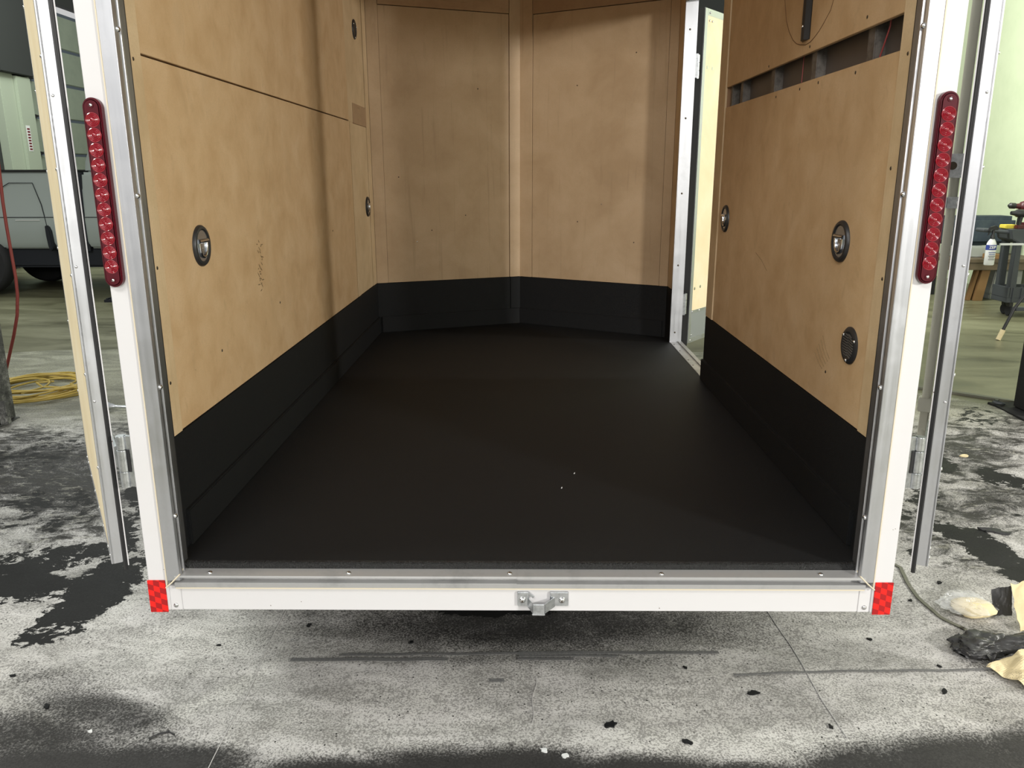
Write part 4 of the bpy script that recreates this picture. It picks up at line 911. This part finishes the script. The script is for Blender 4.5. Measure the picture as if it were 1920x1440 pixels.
# ribbed mat under truck's right end
b = B().box(-4.95, -4.25, 7.55, 8.02, 0.0, 0.03)
for k in range(14): b.box(-4.93+k*0.05, -4.91+k*0.05, 7.56, 8.01, 0.03, 0.045)
tag(b.build('ramp_mat', 'truck_black'), 'black ribbed ramp mat on the floor under the truck', 'mat')

# ------------------------------------------------------------------ right side of the workshop
bn = thing('workbench', 'low brown wooden workbench against the pale green wall', 'workbench', (5.75, 7.9, 0))
B().box(5.0, 6.12, 7.55, 8.35, 0.455, 0.495).build('bench_top', 'bench_wood', bn, 0.004)
B().box(5.0, 6.12, 7.56, 7.60, 0.37, 0.455).build('apron', 'bench_wood', bn, 0.003)
for x in (5.08, 6.0): B().box(x, x+0.09, 8.15, 8.24, 0, 0.455).build('leg', 'black_metal', bn, 0.003)
B().hexa([(5.37, 7.62, 0.0), (5.47, 7.62, 0.0), (5.47, 7.70, 0.0), (5.37, 7.70, 0.0), (5.43, 7.62, 0.455), (5.53, 7.62, 0.455), (5.53, 7.70, 0.455), (5.43, 7.70, 0.455)]).build('leg', 'tan', bn, 0.003)
B().hexa([(5.31, 7.65, 0.0), (5.345, 7.65, 0.0), (5.345, 7.72, 0.0), (5.31, 7.72, 0.0), (5.385, 7.65, 0.455), (5.42, 7.65, 0.455), (5.42, 7.72, 0.455), (5.385, 7.72, 0.455)]).build('brace', 'tan', bn, 0.003)
o = B().box(5.16, 5.95, 7.95, 8.3, 0.62, 0.965).build('storage_roll', 'navy', None, 0.05, smooth=True)
tag(o, 'dark navy padded cover piled on the workbench behind the cart', 'cover')
o = B().box(5.19, 5.60, 7.78, 8.2, 0.495, 0.618).build('parts_tray', 'bin_grey', None, 0.01); tag(o, 'pale plastic tray on the workbench under the navy cover', 'tray')
o = B().box(5.45, 5.60, 7.58, 7.72, 0.496, 0.55).build('lumber_block', 'tan', None, 0.004); tag(o, 'short orange wood block at the front edge of the workbench', 'wood block')
o = B().hexa([(5.62, 7.75, 0.06), (5.98, 7.75, 0.06), (5.98, 8.1, 0.06), (5.62, 8.1, 0.06), (5.66, 7.75, 0.36), (5.98, 7.75, 0.36), (5.98, 8.1, 0.36), (5.66, 8.1, 0.36)]).box(5.62, 5.98, 7.75, 8.1, 0.0, 0.06).build('storage_bin', 'bin_grey', None, 0.01)
tag(o, 'white plastic bin on the floor under the workbench', 'bin')

ct = thing('tool_cart', 'grey plastic rolling tool cart with spray bottle hung on its handle', 'cart', (5.35, 6.75, 0))
B().prism([(5.02, 0.90), (5.06, 0.905), (5.75, 0.905), (5.75, 0.74), (5.14, 0.76), (5.05, 0.80)], 'xz', 6.52, 6.80).build('top_tray', 'cart_grey', ct, 0.008)
B().tube([(5.04, 6.58, 0.87), (4.90, 6.58, 0.885), (4.80, 6.60, 0.89), (4.80, 6.74, 0.89), (4.90, 6.76, 0.885), (5.04, 6.76, 0.87)], 0.02, 10).build('push_handle', 'cart_grey', ct, smooth=True)
B().box(4.92, 5.16, 6.50, 6.52, 0.745, 0.765).build('shelf_lip', 'white_plastic', ct, 0.002)
B().prism([(5.10, 0.30), (5.10, 0.80), (5.16, 0.80), (5.17, 0.30)], 'xz', 6.53, 6.60).build('leg', 'cart_grey', ct, 0.006)
B().prism([(5.28, 0.20), (5.30, 0.80), (5.38, 0.80), (5.36, 0.20)], 'xz', 6.50, 6.60).build('leg', 'cart_grey', ct, 0.006)
B().prism([(5.10, 0.30), (5.10, 0.80), (5.16, 0.80), (5.17, 0.30)], 'xz', 6.73, 6.80).build('leg', 'cart_grey', ct, 0.006)
b = B().box(5.08, 5.75, 6.52, 6.80, 0.15, 0.20).box(5.08, 5.11, 6.52, 6.80, 0.20, 0.31).box(5.10, 5.75, 6.52, 6.545, 0.20, 0.31).box(5.10, 5.75, 6.775, 6.80, 0.20, 0.31)
for k in range(7): b.box(5.13+k*0.085, 5.145+k*0.085, 6.508, 6.522, 0.155, 0.305)
b.build('bottom_tray', 'cart_grey', ct, 0.003)
for x, y in ((5.17, 6.60), (5.60, 6.60), (5.20, 6.73)):
    B().cyl((x-0.015, y, 0.055), (x+0.015, y, 0.055), 0.055, 20).build('caster', 'tire', ct, 0.004, smooth=True)
    B().box(x-0.022, x+0.022, y-0.03, y+0.03, 0.10, 0.155).build('caster_fork', 'black_metal', ct, 0.003)
bt = thing('spray_bottle', 'white spray bottle with blue label and black trigger hanging on cart handle', 'bottle', (4.83, 6.555, 0.55))
B().lathe([(0.0, 0.545), (0.046, 0.545), (0.052, 0.555), (0.052, 0.73), (0.048, 0.765), (0.030, 0.80), (0.018, 0.815), (0.0, 0.815)], (4.83, 6.50, 0), (0, 0, 1), 28, ((1, 0, 0), 0.62)).build('bottle', 'white_plastic', bt, smooth=True)
B().lathe([(0.020, 0.812), (0.020, 0.84), (0.013, 0.85), (0.012, 0.90), (0, 0.90)], (4.83, 6.50, 0), (0, 0, 1), 18).build('cap', 'rubber', bt, smooth=True)
B().prism([(4.775, 0.888), (4.79, 0.93), (4.84, 0.945), (4.875, 0.925), (4.872, 0.90), (4.84, 0.90), (4.80, 0.905)], 'xz', 6.485, 6.515).build('spray_head', 'rubber', bt, 0.003)
B().prism([(4.795, 0.90), (4.788, 0.86), (4.778, 0.845), (4.784, 0.868), (4.786, 0.90)], 'xz', 6.49, 6.51).build('trigger', 'rubber', bt, 0.001)
B().lathe([(0.0527, 0.70), (0.0527, 0.752), (0.0526, 0.752), (0.0526, 0.70)], (4.83, 6.50, 0), (0, 0, 1), 28, ((1, 0, 0), 0.62)).build('label_band', 'label_blue', bt, smooth=True)
def text_mesh(txt, size, name, mat, parent, M):
    cu = bpy.data.curves.new(name, 'FONT'); cu.body = txt; cu.size = size; cu.extrude = 0.0006; cu.align_x = 'CENTER'; cu.align_y = 'CENTER'; cu.offset = size*0.02
    to = bpy.data.objects.new(name, cu); COL.objects.link(to)
    dg = bpy.context.evaluated_depsgraph_get(); me = bpy.data.meshes.new_from_object(to.evaluated_get(dg))
    bpy.data.objects.remove(to); me.name = name
    me.transform(M); c = sum((v.co for v in me.vertices), Vector())/max(1, len(me.vertices))
    for v in me.vertices: v.co -= c
    me.materials.clear(); me.materials.append(MAT[mat]); o = bpy.data.objects.new(name, me); COL.objects.link(o)
    WP[o] = c; o.parent = parent; o.location = c-WP[parent]; return o
FR = Matrix.Rotation(PI/2, 4, 'X')
text_mesh('ZEP', 0.040, 'label_lettering', 'label_text', bt, Matrix.Translation((4.825, 6.4655, 0.727)) @ FR)
for k, w in enumerate((0.036, 0.030, 0.034, 0.026, 0.030)):
    B().box(4.83-w, 4.83+w, 6.4668, 6.4690, 0.672-k*0.018, 0.678-k*0.018).build('label_line', 'label_blue' if k < 2 else 'cart_grey', bt)
o = B().box(5.02, 5.14, 6.62, 6.74, 0.906, 0.945).build('cleaning_pad', 'sponge_yellow', None, 0.006); tag(o, 'yellow pad lying on top of the cart', 'pad')
dr = thing('cordless_drill', 'dark red and black cordless drill standing on the cart', 'power tool', (5.19, 6.75, 0.906))
B().lathe([(0.0, 0.0), (0.045, 0.0), (0.058, 0.02), (0.060, 0.13), (0.045, 0.17), (0.03, 0.18), (0.022, 0.24), (0.0, 0.24)], (5.37, 6.72, 1.12), (-1, 0, 0.05), 20).build('motor_housing', 'drill_red', dr, smooth=True)
B().lathe([(0.0, 0.0), (0.03, 0.0), (0.03, 0.05), (0.012, 0.07), (0, 0.07)], (5.14, 6.72, 1.132), (-1, 0, 0.05), 16).build('chuck', 'rubber', dr, smooth=True)
B().prism([(5.27, 0.96), (5.33, 0.96), (5.34, 1.10), (5.28, 1.10)], 'xz', 6.695, 6.745).build('grip', 'rubber', dr, 0.012)
B().box(5.24, 5.37, 6.68, 6.76, 0.907, 0.965).build('battery', 'drill_red', dr, 0.008)
dr = thing('heat_gun', 'black and red cordless tool beside the drill on the cart', 'power tool', (5.1, 6.60, 0.906))
B().lathe([(0.0, 0.0), (0.036, 0.0), (0.040, 0.02), (0.040, 0.10), (0.026, 0.12), (0.020, 0.16), (0.0, 0.16)], (5.20, 6.60, 1.06), (-1, 0, 0.03), 18).build('motor_housing', 'rubber', dr, smooth=True)
B().prism([(5.11, 0.94), (5.15, 0.94), (5.17, 1.04), (5.12, 1.04)], 'xz', 6.58, 6.62).build('grip', 'rubber', dr, 0.01)
B().box(5.10, 5.19, 6.56, 6.62, 0.907, 0.945).build('battery', 'drill_red', dr, 0.006)

tr = thing('tripod_stand', 'black stand leg with cream rubber tip resting on floor by cart', 'stand', (4.75, 5.3, 0))
B().tube([(4.345, 5.30, 0.085), (4.42, 5.30, 0.29), (4.56, 5.30, 0.52), (4.80, 5.30, 0.90)], 0.014, 10).build('leg', 'black_metal', tr, smooth=True)
B().tube([(4.318, 5.30, 0.004), (4.350, 5.30, 0.095)], 0.021, 12).build('rubber_tip', 'cream', tr, smooth=True)
B().box(4.42, 4.85, 5.27, 5.34, 0.27, 0.30).build('cross_bar', 'cart_grey', tr, 0.003)
B().tube([(4.80, 5.30, 0.90), (5.20, 5.1, 0.01)], 0.014, 10).build('leg', 'black_metal', tr, smooth=True)
B().tube([(4.80, 5.30, 0.90), (5.15, 5.75, 0.01)], 0.014, 10).build('leg', 'black_metal', tr, smooth=True)
B().cyl((4.80, 5.30, 0.86), (4.80, 5.30, 1.3), 0.016, 12).build('mast', 'black_metal', tr, smooth=True)
# raised floor joint strip beyond the sheet
o = B().hexa([(2.62, 3.72, 0.0), (3.40, 3.10, 0.0), (3.43, 3.14, 0.0), (2.65, 3.77, 0.0), (2.62, 3.72, 0.016), (3.40, 3.10, 0.016), (3.43, 3.14, 0.016), (2.65, 3.77, 0.016)]).build('joint_strip', 'strap', None, 0.003)
tag(o, 'dark flat strip crossing the floor in front of the right lift post', 'floor strip')

# white van seen through the side door
vn = thing('parked_van', 'white van front glimpsed through the gap of the side door', 'van', (3.2, 13.5, 0))
B().prism([(12.6, 0.35), (12.55, 0.8), (12.7, 1.0), (13.1, 1.15), (13.6, 1.8), (15.5, 1.85), (15.5, 0.35)], 'yz', 2.3, 4.1).build('body', 'truck_white', vn, 0.06, smooth=True)
B().box(2.45, 3.95, 12.50, 12.62, 0.62, 0.80).build('grille', 'truck_black', vn, 0.01)
for x in (2.5, 3.65): B().box(x, x+0.26, 12.49, 12.60, 0.80, 0.95).build('headlamp', 'white_plastic', vn, 0.02)
B().box(2.3, 4.1, 12.45, 12.6, 0.40, 0.56).build('bumper', 'white_plastic', vn, 0.03)
for x in (2.45, 3.95):
    B().cyl((x-0.1, 13.2, 0.32), (x+0.1, 13.2, 0.32), 0.32, 28).build('wheel', 'tire', vn, 0.02, smooth=True)

# ------------------------------------------------------------------ discarded masking on the right
def crumple(name, c, size, seed, mat, rot=0.0, amp=0.5, freq=1.4, flat=0.0, parent=None, sub=5, solid=0.0):
    bm = bmesh.new(); bmesh.ops.create_icosphere(bm, subdivisions=sub, radius=1.0)
    off = Vector((seed*3.1, seed*1.7, seed*0.9)); cr, sr = math.cos(rot), math.sin(rot)
    for v in bm.verts:
        n = v.co.normalized()
        a = noise.noise(n*freq+off); r1 = 1-abs(noise.noise(n*freq*2.1+off*2)); r2 = 1-abs(noise.noise(n*freq*4.3+off*3))
        cell = noise.cell(n*freq*2.6+off)
        r = 1+amp*a+amp*0.45*(r1-0.75)+amp*0.22*(r2-0.75)+amp*0.12*(cell-0.5)
        p = n*r; p = Vector((p.x*size[0], p.y*size[1], p.z*size[2]))
        p.z = max(p.z, -size[2]*0.8)
        v.co = Vector((c[0]+p.x*cr-p.y*sr, c[1]+p.x*sr+p.y*cr, max(c[2]+p.z, wz(c[0], c[1])*0+0.018)))
    b = B(); b.bm = bm
    return b.build(name, mat, parent, smooth=True)
def fold_sheet(name, quad, mat, seed, nu=26, nv=20, amp=0.01, fold=4.0, hmap=None, parent=None, thick=0.0012):
    # creased paper sheet spanning four corners (on/above the floor)
    b = B(); A, Bq, Cq, Dq = [Vector(q) for q in quad]; g = []
    for j in range(nv+1):
        row = []
        for i in range(nu+1):
            u, v = i/nu, j/nv
            edge = 0.06*noise.noise(Vector((u*5+seed, v*5, 7)))
            uu = u+edge*(0.5-abs(u-0.5))*0+edge*(1 if u in (0, 1) else 0.3); vv = v+0.06*noise.noise(Vector((u*5, v*5+seed, 3)))
            p = A.lerp(Bq, uu).lerp(Dq.lerp(Cq, uu), vv)
            tri = abs(((u*fold+v*1.3+seed*0.37) % 1.0)-0.5)*2; tri2 = abs(((v*fold*0.8-u*0.9+seed*0.71) % 1.0)-0.5)*2
            p.z += amp*(tri-0.5)+amp*0.7*(tri2-0.5)+amp*0.5*noise.noise(Vector((u*7, v*7, seed)))
            if hmap: p.z += hmap(u, v)
            p.z = max(p.z, 0.02); row.append(b.bm.verts.new(p))
        g.append(row)
    for j in range(nv):
        for i in range(nu): b.bm.faces.new([g[j][i], g[j][i+1], g[j+1][i+1], g[j+1][i]])
    bmesh.ops.recalc_face_normals(b.bm, faces=b.bm.faces)
    r = bmesh.ops.solidify(b.bm, geom=b.bm.faces[:], thickness=thick)
    return b.build(name, mat, parent)
o = crumple('crumpled_masking_film', (1.44, 0.405, 0.035), (0.085, 0.055, 0.030), 3.0, 'black_film', 0.1, 0.55, 1.3)
tag(o, 'crumpled black painted masking film at left end of the discarded heap', 'masking film', 'discarded masking on the right')
o = crumple('crumpled_masking_film', (1.60, 0.39, 0.048), (0.115, 0.038, 0.030), 7.0, 'black_film', 0.05, 0.4, 1.2)
tag(o, 'shiny black painted masking strip lying over the heap at right edge', 'masking film', 'discarded masking on the right')
o = fold_sheet('masking_film_scrap', [(1.345, 0.41, 0.025), (1.44, 0.33, 0.030), (1.50, 0.41, 0.05), (1.40, 0.47, 0.03)], 'black_film', 2.0, amp=0.014)
tag(o, 'flat frayed flap of black masking film at the heap left tip', 'masking film', 'discarded masking on the right')
o = fold_sheet('masking_paper', [(1.395, 0.30, 0.03), (1.47, 0.185, 0.025), (1.60, 0.20, 0.03), (1.54, 0.36, 0.05)], 'cream_dirty', 5.0, amp=0.012, fold=1.6, hmap=lambda u, v: 0.03*math.sin(PI*u)*math.sin(PI*v))
tag(o, 'torn cream masking paper with black dots in front of the black film', 'paper', 'discarded masking on the right')
o = crumple('masking_paper', (1.53, 0.615, 0.040), (0.072, 0.050, 0.026), 12.0, 'cream', -0.2, 0.35, 0.9, sub=3)
tag(o, 'cream folded paper wrapped inside the clear plastic bag', 'paper', 'discarded masking on the right')
o = crumple('plastic_bag', (1.52, 0.625, 0.042), (0.090, 0.065, 0.032), 15.0, 'clear', -0.25, 0.55, 1.2)
tag(o, 'clear crinkled plastic bag behind the black masking film', 'plastic bag', 'discarded masking on the right')
o = fold_sheet('masking_paper', [(1.618, 0.50, 0.02), (1.74, 0.47, 0.02), (1.77, 0.60, 0.16), (1.64, 0.62, 0.13)], 'cream', 8.0, amp=0.006, fold=1.3)
tag(o, 'cream paper sheet standing up at the right edge of the photo', 'paper', 'discarded masking on the right')
o = fold_sheet('masking_film_scrap', [(1.585, 0.60, 0.02), (1.65, 0.60, 0.02), (1.66, 0.64, 0.11), (1.60, 0.65, 0.09)], 'black_film', 9.0, amp=0.0025, fold=1.2)
tag(o, 'black film scrap between the clear bag and the standing paper', 'masking film', 'discarded masking on the right')

# ------------------------------------------------------------------ dried paint flakes and chips
def flake(x, y, sz, seed, label, mat='liner', asp=1.5, rot=0.0, name='paint_flake', cat='paint flake', group='loose dried paint flakes'):
    random.seed(seed); n = 11; pts = []
    for k in range(n):
        a = 2*PI*k/n; r = sz*(0.55+0.6*random.random()); u = r*math.cos(a)*asp; v = r*math.sin(a)
        pts.append((x+u*math.cos(rot)-v*math.sin(rot), y+u*math.sin(rot)+v*math.cos(rot)))
    z = wz(x, y); b = B().prism(pts, 'xy', z-0.001, z+0.003+sz*0.12)
    for v in b.bm.verts: v.co.z += 0.3*sz*noise.noise(Vector((v.co.x*60, v.co.y*60, seed)))
    o = b.build(name, mat); tag(o, label, cat, group); return o
FL = [(0.672, 0.188, 0.014, 'black paint flake on the sheet under the right end of the thin tape line'),
 (1.222, 0.200, 0.011, 'black paint flake on the sheet left of the cream paper'),
 (0.838, 0.043, 0.008, 'small black paint flake beside the lower right film fold'),
 (0.445, -0.012, 0.012, 'black paint flake near the bottom edge, right of centre'),
 (0.248, 0.045, 0.016, 'ragged black paint flake in the bottom middle'),
 (-0.693, 0.533, 0.010, 'black paint flake just right of the left film fold by the trailer'),
 (-1.318, 0.110, 0.011, 'black paint flake in the soot at lower left'),
 (-1.505, 0.254, 0.008, 'small black paint flake at the far left edge of the sheet'),
 (1.525, 0.830, 0.012, 'black paint flake behind the clear plastic bag'),
 (1.27, 0.325, 0.007, 'tiny black paint flake below the end of the black film'),
 (1.122, 0.469, 0.008, 'small black paint flake below the right red reflector'),
 (1.36, 0.70, 0.008, 'small black paint flake beside the olive strap'),
 (-0.342, 0.440, 0.008, 'small black paint flake in the shade left of centre'),
 (0.50, 0.305, 0.006, 'tiny black paint flake in front of the right tape strips'),
 (-0.95, 0.42, 0.006, 'tiny black paint flake in front of the left red reflector')]
for i, (x, y, s, lb) in enumerate(FL): flake(x, y, s*0.75, 20+i, lb, asp=1.7, rot=i*0.9)
flake(2.332, 1.917+0.0, 0.05, 60, 'large black film scrap right of the right rear door', 'black_film', 1.4, -0.5, 'film_scrap', 'film scrap', None) if False else None
flake(2.335, 2.170, 0.020, 61, 'small pale yellow scrap on the sheet right of the right hinge', 'cream', 1.5, 0.2, 'paper_scrap', 'scrap', 'pale scraps')
flake(1.965, 1.255, 0.026, 62, 'flat black film scrap on the sheet right of the right rear door', 'black_film', 2.2, -0.35, 'film_scrap', 'scrap', 'pale scraps')
flake(-1.146, 0.013, 0.006, 63, 'tiny white chip in the soot at lower left', 'white_plastic', 1.2, 0.2, 'white_chip', 'chip', 'white chips')
flake(0.066, -0.049, 0.011, 64, 'torn white scrap in the black band at bottom middle', 'white_plastic', 0.6, 0.9, 'white_chip', 'chip', 'white chips')
flake(0.120, -0.070, 0.008, 65, 'small white scrap right of the torn scrap at bottom middle', 'white_plastic', 1.5, 0.1, 'white_chip', 'chip', 'white chips')
o = B().tube([(-0.972, -0.020, wz(-0.97, -0.02)+0.004), (-0.955, 0.0, 0.018), (-0.93, 0.006, 0.02), (-0.912, -0.004, 0.019)], 0.0022, 8).build('wire_offcut', 'rubber', smooth=True)
tag(o, 'short bent black wire offcut on the sheet at bottom left', 'wire')
# two white lint specks on the floor liner
for x, y, lb in ((0.133, 0.533, 'tiny white fleck on the black trailer floor, nearer'), (0.181, 0.659, 'tiny white fleck on the black trailer floor, farther')):
    o = B().tube([(x, y, F+0.001), (x+0.002, y+0.006, F+0.002)], 0.0016, 6).build('lint_fleck', 'white_plastic', smooth=True); tag(o, lb, 'fleck', 'flecks on the trailer floor')
bpy.context.view_layer.update()
